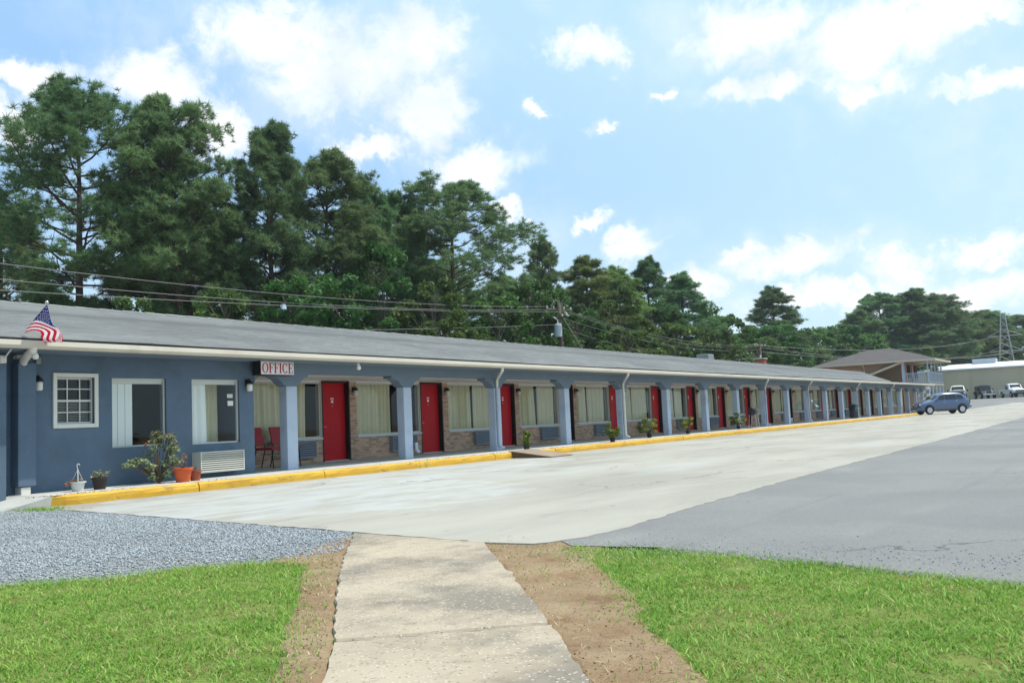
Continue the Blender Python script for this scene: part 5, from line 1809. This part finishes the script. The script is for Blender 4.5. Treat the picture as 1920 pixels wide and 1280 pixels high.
pb('bottom_rail', MB().box(93.93, 93.995, 15.45, 17.35, 2.92, 2.97).box(94.2, 101.9, 15.20, 15.26, 2.92, 2.97), M_COL)
mb = MB()
for k_ in range(12):
    q = 15.55 + k_ * 0.155
    pb('baluster', MB().box(93.945, 93.985, q, q + 0.05, 2.97, 3.78), M_COL)
for k_ in range(25):
    q = 94.3 + k_ * 0.304
    mb.box(q, q + 0.03, 15.215, 15.245, 2.97, 3.78)
tag(pb('front_balusters', mb, M_COL), kind='stuff')
for q in (95.2, 98.8):
    d = pb('door', MB().box(q, q + 0.95, 17.55, 17.598, 2.83, 4.85), M_RED2)
    d = pb('window', MB().box(q + 1.3, q + 2.9, 17.55, 17.598, 3.5, 4.75), M_DARK)
# pierced screen at the ground floor corner
mb = MB()
for k_ in range(7):
    for j_ in range(3):
        if (k_ + j_) % 2 == 0:
            mb.box(92.6, 92.75, 15.1 + j_ * 0.35, 15.1 + j_ * 0.35 + 0.26, 0.2 + k_ * 0.33, 0.2 + k_ * 0.33 + 0.27)
tag(pb('screen_blocks', mb, M_WHITE), kind='stuff')

# ------------------------------------------------------------------ tan metal warehouse
WO = (147.0, 16.0, 1.05)
wh_ = thing('warehouse', 'long tan metal warehouse with white roof behind the parked trucks', 'building', WO)
M_TAN = material('warehouse_tan', lin(188, 177, 150), 0.6, var=0.05, vscale=0.4)
M_WRF = material('warehouse_roof_white', lin(226, 230, 232), 0.4, var=0.03)
pw = lambda name, mb, mat, parent=None, **kw: obj(name, mb, mat, parent or wh_, org=WO, **kw)
pw('wall', MB().box(147.0, 172.0, -22.0, 34.0, 0.9, 5.46), M_TAN)
mb = MB()
q = -22.0
while q < 34:
    mb.box(146.96, 146.999, q, q + 0.05, 0.95, 5.44)
    q += 0.45
tag(pw('wall_ribs', mb, M_TAN), kind='stuff')
for q in (11.9, 18.2, 24.4, 4.0):
    pw('wall_seam', MB().box(146.94, 146.958, q, q + 0.10, 0.95, 5.44), M_TAN)
rf_ = pw('roof', MB().prism([(146.7, 5.45), (146.7, 5.62), (152.0, 6.45), (172.3, 6.45), (172.3, 5.45)], 'y', -22.3, 34.3), M_WRF)
pw('rooftop_unit', MB().box(151.0, 153.4, 15.3, 18.4, 6.2, 7.02), material('rooftop_unit_grey', lin(176, 184, 190), 0.5, var=0.05), rf_, bevel=0.03)
pw('roof_vent', MB().tube([(152.0, 11.55, 6.2), (152.0, 11.55, 7.2)], 0.10, 8).lathe([(0.22, 7.2), (0.24, 7.28), (0.1, 7.4)], (152.0, 11.55, 0), 10), M_METAL, rf_)

# ------------------------------------------------------------------ utility poles, transformer, wires
M_POLE = material('pole_wood', lin(92, 80, 68), 0.95, var=0.25, vscale=3, bump=0.5, bscale=18)
M_XF = material('transformer_grey', lin(166, 178, 184), 0.5, var=0.06)
M_INS = material('insulator', lin(206, 208, 206), 0.3)
M_WIRE = material('wire', lin(120, 118, 116), 0.6)
PX, PY, PH = 49.8, 29.3, 8.35


def pole(x_, y_, h, label, arms, lean=0.0):
    t = thing('utility_pole', label, 'utility pole', (x_, y_, 0))
    obj('shaft', MB().tube([(lean, 0, -0.3), (lean * 0.5, 0, h * 0.5), (0, 0, h)], [0.17, 0.145, 0.11], 12), M_POLE, t, smooth=True)
    for (z, w, a) in arms:
        c, s_ = math.cos(a), math.sin(a)
        obj('crossarm', MB().tube([(-w * c, -w * s_, z), (w * c, w * s_, z)], 0.055, 6), M_POLE, t)
        for q in (-0.92, -0.4, 0.4, 0.92):
            obj('insulator', MB().lathe([(0.03, 0), (0.06, 0.03), (0.035, 0.07), (0.06, 0.10), (0.03, 0.16)], (w * q * c, w * q * s_, z + 0.05), 8), M_INS, t)
    return t


up = pole(PX, PY, PH, 'wooden utility pole with crossarms and grey transformer behind the motel roof', [(7.85, 1.15, -0.25), (7.35, 0.8, 1.2)], 0.35)
xf = obj('transformer', MB().lathe([(0.20, 6.10), (0.235, 6.13), (0.235, 6.85), (0.20, 6.92), (0.05, 6.96)], (-0.42, -0.12, 0), 18), M_XF, up)
obj('bushing', MB().lathe([(0.03, 6.92), (0.05, 7.0), (0.03, 7.08), (0.04, 7.14), (0.015, 7.20)], (-0.47, -0.14, 0), 8), M_INS, xf)
obj('mounting_bracket', MB().box(-0.3, 0.0, -0.1, 0.0, 6.3, 6.36).box(-0.3, 0, -0.1, 0.0, 6.72, 6.78), M_POLE, xf)
mb = MB()
for (x0, x1, zz, bulge) in ((-1.0, 0.0, 7.95, 0.45), (-0.7, -0.1, 8.0, 0.5), (0.05, 0.95, 7.95, 0.55), (0.1, 1.0, 7.9, 0.42), (-0.45, 0.0, 7.15, 0.3)):
    mb.tube([(x0 + (x1 - x0) * k_ / 8, -0.05, zz + bulge * math.sin(math.pi * k_ / 8)) for k_ in range(9)], 0.014, 5)
obj('jumper_wires', mb, M_WIRE, up)
for (ax_, az_) in ((0.75, 7.75), (0.95, 7.6), (-0.6, 7.3)):
    obj('string_insulator', MB().tube([(ax_ - 0.12, 0, az_ + 0.05), (ax_ + 0.16, -0.03, az_ - 0.06)], [0.045, 0.05], 8), M_INS, up)
pole(2.5, 29.4, 7.6, 'wooden utility pole at the left end of the overhead wires', [(6.9, 1.1, -0.2)])
pole(88.3, 29.35, 7.5, 'short wooden utility pole beyond the chimney in front of the dark pine', [(7.2, 0.9, -0.3)])


def wire(a, b, sag, label, r=0.014):
    a, b = Vector(a), Vector(b)
    pts_ = []
    for k_ in range(25):
        q = k_ / 24
        p = a.lerp(b, q)
        p.z -= sag * 4 * q * (1 - q)
        pts_.append(p)
    o = obj('overhead_wire', MB().tube([p - a for p in pts_], r, 5), M_WIRE, None, org=(0, 0, 0), loc=tuple(a))
    return tag(o, label, 'wire', 'overhead wires behind the motel')


wire((2.5, 29.4, 7.05), (48.75, 29.5, 8.0), 0.75, 'topmost overhead wire running left from the transformer pole')
wire((2.5, 29.9, 6.45), (49.3, 29.3, 7.85), 0.72, 'middle overhead wire running left from the transformer pole')
wire((2.5, 28.9, 5.5), (50.2, 29.1, 7.75), 0.40, 'third overhead wire down, running left from the transformer pole')
wire((2.5, 29.4, 3.9), (49.6, 29.2, 6.9), 0.25, 'lowest overhead wire meeting the transformer pole from the left')
wire((50.7, 29.1, 7.8), (88.0, 29.2, 7.3), 0.75, 'upper overhead wire descending right from the transformer pole')
wire((50.8, 29.0, 7.65), (88.6, 29.5, 7.25), 0.85, 'second overhead wire descending right from the transformer pole')
wire((49.9, 29.2, 7.35), (88.3, 29.3, 6.9), 0.85, 'third overhead wire descending right from the transformer pole')
wire((49.9, 29.2, 6.7), (88.3, 29.3, 6.2), 1.0, 'lowest overhead wire descending right from the transformer pole')
wire((49.9, 29.25, 7.6), (53.4, 26.4, 0.0), 0.0, 'taut guy wire slanting down from the transformer pole', 0.025)
wire((88.5, 29.4, 7.3), (176.5, 17.8, 11.6), 1.2, 'upper far wire from the short pole to the lattice pylon', 0.03)
wire((88.5, 29.5, 7.1), (176.5, 18.7, 9.0), 1.2, 'lower far wire from the short pole to the lattice pylon', 0.03)
wire((88.5, 29.6, 6.7), (176.5, 13.7, 9.0), 1.2, 'lowest far wire from the short pole to the lattice pylon', 0.03)
wire((176.5, 17.8, 11.6), (330, 12, 24), 3, 'upper wire leaving the lattice pylon to the right', 0.04)
wire((176.5, 18.7, 9.0), (330, 13, 20), 3, 'lower wire leaving the lattice pylon to the right', 0.04)

# lattice pylon far behind
py = thing('lattice_pylon', 'grey steel lattice pylon standing before the far trees', 'pylon', (176.5, 16.2, 1.1))
M_STEEL = material('galvanised_steel', lin(150, 158, 158), 0.6, metal=0.2)
PHT = 14.4
W_ = lambda z: 1.5 * (1 - z / PHT) ** 1.2 + 0.34
for sx, sy in ((-1, -1), (1, -1), (1, 1), (-1, 1)):
    obj('tower_leg', MB().tube([(sx * W_(z), sy * W_(z), z) for z in np.linspace(0, PHT, 9)], 0.045, 5), M_STEEL, py)
zl_ = np.linspace(0, PHT, 13)
for a, b in zip(zl_[:-1], zl_[1:]):
    wa, wb = W_(a), W_(b)
    mb = MB()
    for (c0, c1) in (((-1, -1), (1, -1)), ((1, -1), (1, 1)), ((1, 1), (-1, 1)), ((-1, 1), (-1, -1))):
        mb.tube([(c0[0] * wa, c0[1] * wa, a), (c1[0] * wb, c1[1] * wb, b)], 0.024, 4)
        mb.tube([(c1[0] * wa, c1[1] * wa, a), (c0[0] * wb, c0[1] * wb, b)], 0.024, 4)
    obj('bracing', mb, M_STEEL, py)
for z in (8.0, 10.6):
    obj('pylon_arm', MB().tube([(0, -2.6, z), (0, 2.6, z)], 0.045, 4).tube([(0, -2.6, z), (0, 0, z + 1.1)], 0.03, 4).tube([(0, 2.6, z), (0, 0, z + 1.1)], 0.03, 4), M_STEEL, py)

# ------------------------------------------------------------------ trees
def foliage_material(name, dark, light, transl=0.3, hue=0.03):
    m = bpy.data.materials.new(name)
    m.use_nodes = True
    nt = NT(m.node_tree)
    b = nt.n['Principled BSDF']
    geo = nt.node('ShaderNodeNewGeometry')
    oi = nt.node('ShaderNodeObjectInfo')
    r = geo.outputs['Random Per Island']
    n = nt.noise(geo.outputs['Position'], 0.55, 4, 0.6)
    f = nt.math('ADD', nt.math('MULTIPLY', r, 0.45), nt.math('MULTIPLY', nt.ramp(n, 0.3, 0.7), 0.55))
    c = nt.mix(f, dark, light)
    hs = nt.node('ShaderNodeHueSaturation')
    nt.l.new(nt.ramp(oi.outputs['Random'], 0, 1, 0.5 - hue, 0.5 + hue, False), hs.inputs['Hue'])
    nt.l.new(nt.ramp(nt.math('FRACT', nt.math('MULTIPLY', oi.outputs['Random'], 5.7)), 0, 1, 0.8, 1.2, False), hs.inputs['Value'])
    nt.l.new(c, hs.inputs['Color'])
    nt.l.new(hs.outputs[0], b.inputs['Base Color'])
    b.inputs['Roughness'].default_value = 0.6
    b.inputs['Specular IOR Level'].default_value = 0.25
    tr = nt.node('ShaderNodeBsdfTranslucent'); nt.l.new(hs.outputs[0], tr.inputs[0])
    mx = nt.node('ShaderNodeMixShader'); mx.inputs[0].default_value = transl
    nt.l.new(b.outputs[0], mx.inputs[1]); nt.l.new(tr.outputs[0], mx.inputs[2])
    nt.l.new(mx.outputs[0], nt.n['Material Output'].inputs[0])
    return m


M_PINE = foliage_material('pine_needles', lin(79, 107, 71), lin(134, 161, 106), 0.42)
M_FEATH = foliage_material('hemlock_needles', lin(92, 118, 66), lin(142, 166, 96), 0.4)
M_DECID = foliage_material('broad_leaves', lin(60, 92, 46), lin(104, 138, 70), 0.35)
M_BARK = material('pine_bark', lin(92, 76, 66), 0.95, var=0.3, vscale=2.5, bump=0.8, bscale=9)
M_BARK2 = material('grey_bark', lin(98, 90, 80), 0.95, var=0.3, vscale=2.5, bump=0.8, bscale=9)


def tuft_template(r, n=30, L=0.33, w=0.018):
    T, F = [], []
    for k in range(n):
        d = r.normal(size=3); d[2] = d[2] * 0.8 + 0.55
        d /= np.linalg.norm(d)
        s = np.cross(d, r.normal(size=3)); s /= np.linalg.norm(s)
        l = L * r.uniform(0.7, 1.15)
        o = d * 0.03
        T += [o - s * w, o + s * w, d * l]
        F.append((3 * k, 3 * k + 1, 3 * k + 2))
    return np.array(T), np.array(F)


def pine_mesh(seed, H=18.0, base=0.42, R=3.4, nb=46, top_round=0.55, sparse=1.0, sub=3, tufts=13, broad=0.35):
    """returns crown mesh and wood mesh; loblolly habit: bare lower trunk, whorls of ascending limbs ending in needle pads"""
    r = np.random.default_rng(seed)
    rp = random.Random(seed)
    lean = Vector((rp.gauss(0, 0.25), rp.gauss(0, 0.25), 0))
    axis = lambda z: Vector((lean.x * (z / H) ** 2 + 0.08 * math.sin(z * 0.6 + seed), lean.y * (z / H) ** 2 + 0.08 * math.cos(z * 0.5 + seed), z))
    wood = MB()
    zs = np.linspace(0, H * 0.98, 14)
    wood.tube([axis(z) for z in zs], [max(0.02, 0.24 * (1 - z / H) ** 0.8 * H / 18 + 0.015) for z in zs], 9)
    tips = []
    a = rp.uniform(0, 6.28)
    for k in range(nb):
        q = (k + rp.uniform(0, 0.9)) / nb            # 0 at crown base, 1 at tip
        z = H * (base + (0.975 - base) * q)
        prof = (min(1, (q + 0.10) / broad) ** 0.6) * max(0.0, 1 - max(0, q - broad) / (1.02 - broad)) ** top_round
        if q < 0.12 and rp.random() < 0.4:
            prof *= 0.4
        L = R * prof * rp.uniform(0.65, 1.12) + 0.25
        a += 2.4 + rp.gauss(0, 0.35)
        rise = rp.uniform(0.0, 0.45) + 0.6 * q
        d = Vector((math.cos(a), math.sin(a), 0))
        p0 = axis(z)
        pts = [p0]
        for j in range(1, 5):
            f = j / 4
            pts.append(p0 + d * (L * f) + Vector((rp.gauss(0, 0.06) * L * .3, rp.gauss(0, 0.06) * L * .3, L * rise * (f ** 1.3) + rp.gauss(0, 0.05))))
        wood.tube(pts, [0.055 * (1 - 0.2 * j) * (0.5 + L / R * 0.6) * H / 18 + 0.008 for j in range(5)], 5, False)
        for s in range(sub + 1):
            f = 0.45 + 0.55 * (s / sub)
            b = pts[0].lerp(pts[-1], f)
            b.z = p0.z + L * rise * (f ** 1.3)
            if s < sub:
                sd = d.cross(Vector((0, 0, 1))) * (1 if s % 2 else -1)
                ln = L * rp.uniform(0.22, 0.42)
                e = b + (sd * 0.8 + d * 0.6).normalized() * ln + Vector((0, 0, ln * rp.uniform(0.1, 0.5)))
                wood.tube([b, b.lerp(e, .5) + Vector((0, 0, -0.03)), e], [0.02, 0.014, 0.007], 4, False)
            else:
                e = b
            tips.append((e, 0.32 + 0.13 * L))
            if rp.random() < 0.55:
                tips.append((b.lerp(e, 0.5) + Vector((rp.gauss(0, .15), rp.gauss(0, .15), rp.uniform(-0.1, 0.35))), 0.22 + 0.10 * L))
    for q_, rr_ in ((0.93, 0.62), (0.965, 0.45), (0.995, 0.30), (1.02, 0.2)):
        tips.append((axis(H * q_), rr_)); tips.append((axis(H * (q_ - 0.012)), rr_))
    # needle pads
    P = []
    for e, rad in tips:
        n = max(2, int(tufts * sparse * 0.52 * (0.5 + rad) * rp.uniform(0.4, 1.4)))
        D = r.normal(size=(n, 3)); D /= np.linalg.norm(D, axis=1)[:, None]
        D *= (0.30 + 0.70 * r.random(n) ** 0.6)[:, None] * rad * rp.uniform(0.75, 1.25)
        D[:, 2] *= 0.85
        P.append(np.array(e) + D + np.array([0, 0, 0.10]))
    P = np.concatenate(P)
    Vs, Fs, o = [], [], 0
    grp = r.integers(0, 4, len(P))
    for g in range(4):
        T, F = tuft_template(r)
        Q = P[grp == g]
        n = len(Q)
        an = r.uniform(0, 6.28, n); s = r.uniform(0.75, 1.25, n)
        Rm = np.zeros((n, 3, 3))
        Rm[:, 0, 0] = np.cos(an) * s; Rm[:, 0, 1] = -np.sin(an) * s
        Rm[:, 1, 0] = np.sin(an) * s; Rm[:, 1, 1] = np.cos(an) * s
        Rm[:, 2, 2] = s
        V, FF = scatter(T, F, Rm, Q)
        Vs.append(V); Fs.append(FF + o); o += len(V)
    return np_mesh('crown', np.concatenate(Vs), np.concatenate(Fs)), wood.mesh('trunk')


def broad_mesh(seed, H=9.0, R=2.6, base=0.12, lumps=46, per=170, leaf=0.26, squash=1.0):
    """broad-leaved tree or tall shrub: many leaf clumps on a branching frame"""
    r = np.random.default_rng(seed)
    rp = random.Random(seed)
    wood = MB()
    wood.tube([(0, 0, 0), (0.05, 0.03, H * 0.35), (0.0, 0.1, H * 0.75)], [0.02 * H, 0.014 * H, 0.004 * H], 8)
    P = []
    for k in range(lumps):
        q = rp.random() ** 0.85
        z = H * (base + (0.95 - base) * q)
        prof = math.sin(math.pi * min(1, 0.16 + 0.80 * q)) ** 0.6
        rad = R * prof * rp.uniform(0.25, 1.0) ** 0.6
        a = rp.uniform(0, 6.28)
        c = Vector((rad * math.cos(a), rad * math.sin(a), z))
        wood.tube([(0, 0, max(0.1, z - rad * 0.7 - 0.4)), tuple(c * 0.6 + Vector((0, 0, (z - rad * 0.3) * 0.4))), tuple(c)], [0.035, 0.025, 0.008], 4, False)
        s = rp.uniform(0.32, 0.62) * (R / 2.6) ** 0.5
        n = int(per * rp.uniform(0.6, 1.3))
        D = r.normal(size=(n, 3)); D /= np.linalg.norm(D, axis=1)[:, None]
        D *= (r.random(n) ** 0.4)[:, None] * s
        D[:, 2] *= 0.72 * squash
        P.append(np.array(c) + D)
    P = np.concatenate(P)
    V, F = leaves(P, leaf, 0.9)
    return np_mesh('crown', V, F), wood.mesh('trunk')


PINES = [pine_mesh(1, base=0.36, R=4.2, nb=46, top_round=0.45, broad=0.42, tufts=26),
         pine_mesh(2, base=0.34, R=3.1, nb=54, top_round=0.5, broad=0.34, tufts=27),
         pine_mesh(3, base=0.30, R=2.7, nb=56, top_round=0.6, broad=0.28, tufts=27),
         pine_mesh(4, base=0.22, R=3.0, nb=60, top_round=0.5, broad=0.40, tufts=28),
         pine_mesh(5, base=0.07, R=3.4, nb=64, top_round=0.8, broad=0.20, tufts=27)]
BROADS = [broad_mesh(11), broad_mesh(12, lumps=60, per=150, leaf=0.22), broad_mesh(13, R=3.1, lumps=54, per=160, leaf=0.28, squash=0.8)]
for (c, w) in PINES:
    c.materials.append(M_PINE); w.materials.append(M_BARK)
for (c, w) in BROADS:
    c.materials.append(M_DECID); w.materials.append(M_BARK2)


def extent(me, q=97):
    V = np.empty(len(me.vertices) * 3, np.float32)
    me.vertices.foreach_get('co', V)
    V = V.reshape(-1, 3)
    return float(np.percentile(V[:, 2], 99.9)), float(np.percentile(np.hypot(V[:, 0], V[:, 1]), q))


PX_ = [extent(c) for c, w in PINES]
BX_ = [extent(c) for c, w in BROADS]


def tree(kind, idx, x, y, H, R, rot, label, group, zoff=0.0, leafmat=None):
    if kind == 'pine':
        c, w = PINES[idx]; sx = 1.2 * R / PX_[idx][1]; sz = H / PX_[idx][0]
    else:
        c, w = BROADS[idx]; sx = 1.1 * R / BX_[idx][1]; sz = H / BX_[idx][0]
    t = thing(kind + '_tree' if kind == 'pine' else 'leafy_tree', label, 'tree', (x, y, zoff - 0.1), rot, group, (sx, sx, sz))
    oc = obj('crown', c, None, t)
    obj('trunk', w, None, t)
    if leafmat is not None:
        oc.material_slots[0].link = 'OBJECT'
        oc.material_slots[0].material = leafmat
    return t


G = 'pine trees in the row behind the motel'
# idx, x, y, height, crown radius, rotation, label
pine_list = [
    (0, 26.7, 44.0, 19.9, 4.3, 0.4, 'tallest spreading pine at far left with long bare limbs'),
    (1, 28.4, 55.0, 15.2, 3.2, 1.7, 'dark pine cut by the left edge of the picture'),
    (1, 30.2, 40.6, 19.0, 3.2, 2.9, 'tall pine second from left with slim dark stem'),
    (3, 31.5, 44.6, 16.2, 2.9, 0.9, 'brighter lower pine between the two tallest pines'),
    (2, 34.2, 38.3, 18.3, 2.45, 5.1, 'narrow pointed pine third from left'),
    (3, 38.2, 38.0, 17.3, 2.9, 3.6, 'dense round-topped pine right of the narrow pine'),
    (2, 42.7, 38.6, 16.6, 2.4, 1.1, 'slim pine left of the dome-shaped pine'),
    (1, 46.7, 39.7, 16.6, 2.4, 4.4, 'thin ragged pine just left of the dome-shaped pine'),
    (0, 48.8, 36.5, 17.4, 4.5, 2.2, 'large dome-shaped pine in the middle of the row'),
    (4, 67.4, 41.2, 16.9, 2.8, 0.2, 'small spiky pine left above the transformer pole'),
    (4, 70.5, 38.5, 15.3, 4.2, 3.0, 'feathery pale conifer directly behind the transformer pole'),
    (4, 74.6, 37.5, 14.6, 4.0, 5.2, 'feathery pale conifer right of the transformer pole'),
    (4, 83.4, 38.9, 16.8, 3.8, 1.4, 'pointed dark pine above the middle of the motel roof'),
    (4, 90.0, 38.1, 15.9, 4.4, 2.0, 'pointed pine just right of the dark pointed pine'),
    (4, 118.3, 37.0, 17.0, 5.2, 4.9, 'lone broad dark pine above the chimney'),
    (3, 157.6, 31.9, 19.2, 4.4, 0.7, 'leftmost pine of the dark group above the hipped roof'),
    (2, 160.0, 28.2, 19.6, 4.8, 3.9, 'tallest pine of the dark group above the hipped roof'),
    (1, 165.1, 24.2, 18.9, 5.2, 2.6, 'third pine of the dark group above the hipped roof'),
    (3, 181.0, 23.3, 17.4, 4.8, 5.6, 'rightmost sloping pine of the dark group above the hipped roof'),
    (3, 189.7, 20.0, 17.5, 5.4, 1.9, 'distant pine left of the lattice pylon'),
    (1, 203.8, 16.9, 17.3, 5.2, 0.1, 'distant pine behind the lattice pylon'),
    (3, 218.3, 12.5, 17.0, 5.8, 3.3, 'distant pine at the right edge of the picture'),
    (2, 153.0, 35.0, 16.2, 4.6, 2.7, 'lower pine at the left end of the dark group above the hipped roof'),
    (1, 170.5, 27.0, 18.4, 5.2, 4.6, 'pine behind the right half of the dark group above the hipped roof'),
    (2, 198.0, 22.0, 17.6, 5.4, 1.2, 'distant pine between the dark group and the lattice pylon'),
    (1, 36.6, 46.5, 15.0, 3.0, 0.3, 'pine standing behind the narrow pointed pine'),
    (3, 55.5, 43.0, 13.6, 3.2, 2.3, 'pine standing behind and right of the dome-shaped pine'),
    (4, 61.0, 40.5, 12.8, 3.4, 4.3, 'low conifer between dome-shaped pine and small spiky pine'),
    (3, 79.0, 42.0, 12.6, 3.2, 1.3, 'low pine left behind the dark pointed pine'),
    (1, 23.0, 50.5, 11.0, 2.6, 3.3, 'small pine behind the tallest pine'),
]
for (i, x, y, H, R, rot, lab) in pine_list:
    tree('pine', i, x, y, H, R, rot, lab, G, leafmat=M_FEATH if 'feathery' in lab else None)

G2 = 'leafy trees and tall shrubs behind the motel'
broad_list = [
    (0, 32.7, 31.2, 8.6, 2.3, 0.3, 'bright green leafy tree behind the roof below the narrow pine'),
    (1, 32.1, 34.5, 8.8, 2.2, 1.9, 'darker leafy tree left of the bright green one'),
    (2, 39.0, 30.8, 9.0, 2.6, 2.8, 'leafy tree right of the bright green one behind the roof'),
    (0, 45.0, 30.8, 8.8, 2.7, 4.1, 'leafy tree below the dome-shaped pine'),
    (1, 28.8, 35.5, 8.0, 2.0, 5.3, 'leafy tree below the second tall pine'),
    (2, 25.6, 38.4, 7.6, 2.2, 0.8, 'dark leafy shrub at the foot of the tallest pine'),
    (1, 50.4, 31.8, 10.2, 2.6, 2.2, 'leafy tree just left of the transformer pole'),
    (0, 55.0, 31.0, 8.6, 2.7, 3.7, 'leafy tree just right of the transformer pole'),
    (2, 64.2, 32.3, 11.2, 3.0, 1.2, 'tall leafy tree beneath the feathery conifers'),
    (1, 73.0, 31.5, 8.8, 3.0, 4.6, 'leafy tree below the dark pointed pine'),
    (0, 81.0, 31.0, 8.8, 3.2, 0.6, 'leafy tree behind the vent hood'),
    (2, 100.0, 37.9, 13.0, 4.2, 5.0, 'tall leafy tree left of the lone dark pine'),
    (1, 106.5, 34.0, 11.0, 4.2, 2.5, 'leafy tree at the left foot of the lone dark pine'),
    (0, 121.3, 33.4, 11.4, 3.4, 3.0, 'leafy tree right of the lone dark pine'),
    (2, 128.7, 31.1, 11.9, 4.4, 1.6, 'rounded pale leafy tree left of the hipped roof'),
    (1, 138.0, 30.0, 11.0, 4.2, 0.1, 'rounded leafy tree behind the hipped roof'),
    (1, 38.9, 34.4, 11.5, 2.3, 4.8, 'tall leafy tree under the slim pine'),
    (0, 20.5, 42.0, 7.4, 2.4, 2.0, 'leafy shrub at the left edge behind the roof'),
    (2, 149.5, 24.8, 9.5, 3.6, 0.9, 'leafy tree between hipped roof and warehouse'),
    (0, 193.0, 18.5, 12.0, 4.8, 3.1, 'leafy tree behind the warehouse left of the pylon'),
    (1, 196.0, 12.5, 11.0, 4.8, 4.0, 'leafy tree behind the warehouse right of the pylon'),
    (2, 24.5, 34.0, 5.9, 2.3, 4.0, 'low leafy shrub behind the roof under the overhead wires'),
    (0, 59.5, 29.5, 7.6, 2.6, 5.5, 'low leafy tree behind the guy wire'),
    (2, 88.0, 33.5, 8.0, 3.4, 3.3, 'leafy tree left of the short utility pole'),
    (0, 95.0, 32.0, 8.6, 3.6, 2.4, 'leafy tree right of the short utility pole'),
    (1, 60.5, 36.5, 11.0, 3.2, 0.4, 'leafy tree filling the gap below the small spiky pine'),
    (2, 78.0, 36.0, 11.8, 3.6, 5.9, 'leafy tree between the feathery conifers and the dark pointed pine'),
    (0, 95.5, 37.5, 11.6, 4.0, 1.0, 'leafy tree right of the second pointed pine'),
    (0, 112.0, 38.5, 11.5, 4.4, 1.3, 'leafy tree filling the gap left of the lone dark pine'),
    (1, 125.0, 36.5, 12.0, 4.6, 5.1, 'leafy tree behind the rounded pale one left of the hipped roof'),
    (2, 134.0, 35.0, 12.6, 4.8, 2.9, 'leafy tree rising just left of the dark pine group'),
    (1, 145.0, 32.0, 12.0, 4.8, 4.4, 'leafy tree at the foot of the dark pine group'),
    (0, 113.5, 32.0, 8.6, 4.0, 3.8, 'low leafy tree before the lone dark pine'),
]
for (i, x, y, H, R, rot, lab) in broad_list:
    tree('leafy', i, x, y, H, R, rot, lab, G2)
# the unlit wood that closes off the row, one mass nobody could count
Vs, Fs, o_ = [], [], 0
r9 = np.random.default_rng(99)
for k in range(150):
    x = 14 + 215 * (k / 150) + r9.uniform(-1, 1)
    y = 52 - (max(0, x - 120) / 100) * 26 + r9.uniform(-3, 4)
    Hh = r9.uniform(4.0, 8.5)
    n = 330
    P = r9.normal(size=(n, 3)) * np.array([1.5, 1.2, Hh * 0.26]) + np.array([x, y, Hh * 0.5])
    P[:, 2] = np.clip(P[:, 2], 0.1, None)
    V, F = leaves(P, 0.62, 0.5)
    Vs.append(V); Fs.append(F + o_); o_ += len(V)
w9 = obj('distant_wood', np_mesh('distant_wood', np.concatenate(Vs), np.concatenate(Fs)), M_DECID)
tag(w9, 'dark undergrowth of the wood behind the row of pines', 'wood', kind='stuff')

# ------------------------------------------------------------------ summer haze over the whole place
hz = MB().box(-60, 330, -80, 110, -1.2, 32.0)
ho = obj('haze', hz, None)
hm = bpy.data.materials.new('haze_air')
hm.use_nodes = True
nt = NT(hm.node_tree)
nt.n.remove(nt.n['Principled BSDF'])
pv = nt.node('ShaderNodeVolumePrincipled')
pv.inputs['Color'].default_value = (0.86, 0.93, 1.0, 1)
pv.inputs['Density'].default_value = 0.0003
pv.inputs['Anisotropy'].default_value = 0.3
nt.l.new(pv.outputs[0], nt.n['Material Output'].inputs['Volume'])
ho.data.materials.append(hm)
tag(ho, 'thin pale summer haze filling the air of the whole scene', 'haze', kind='stuff')
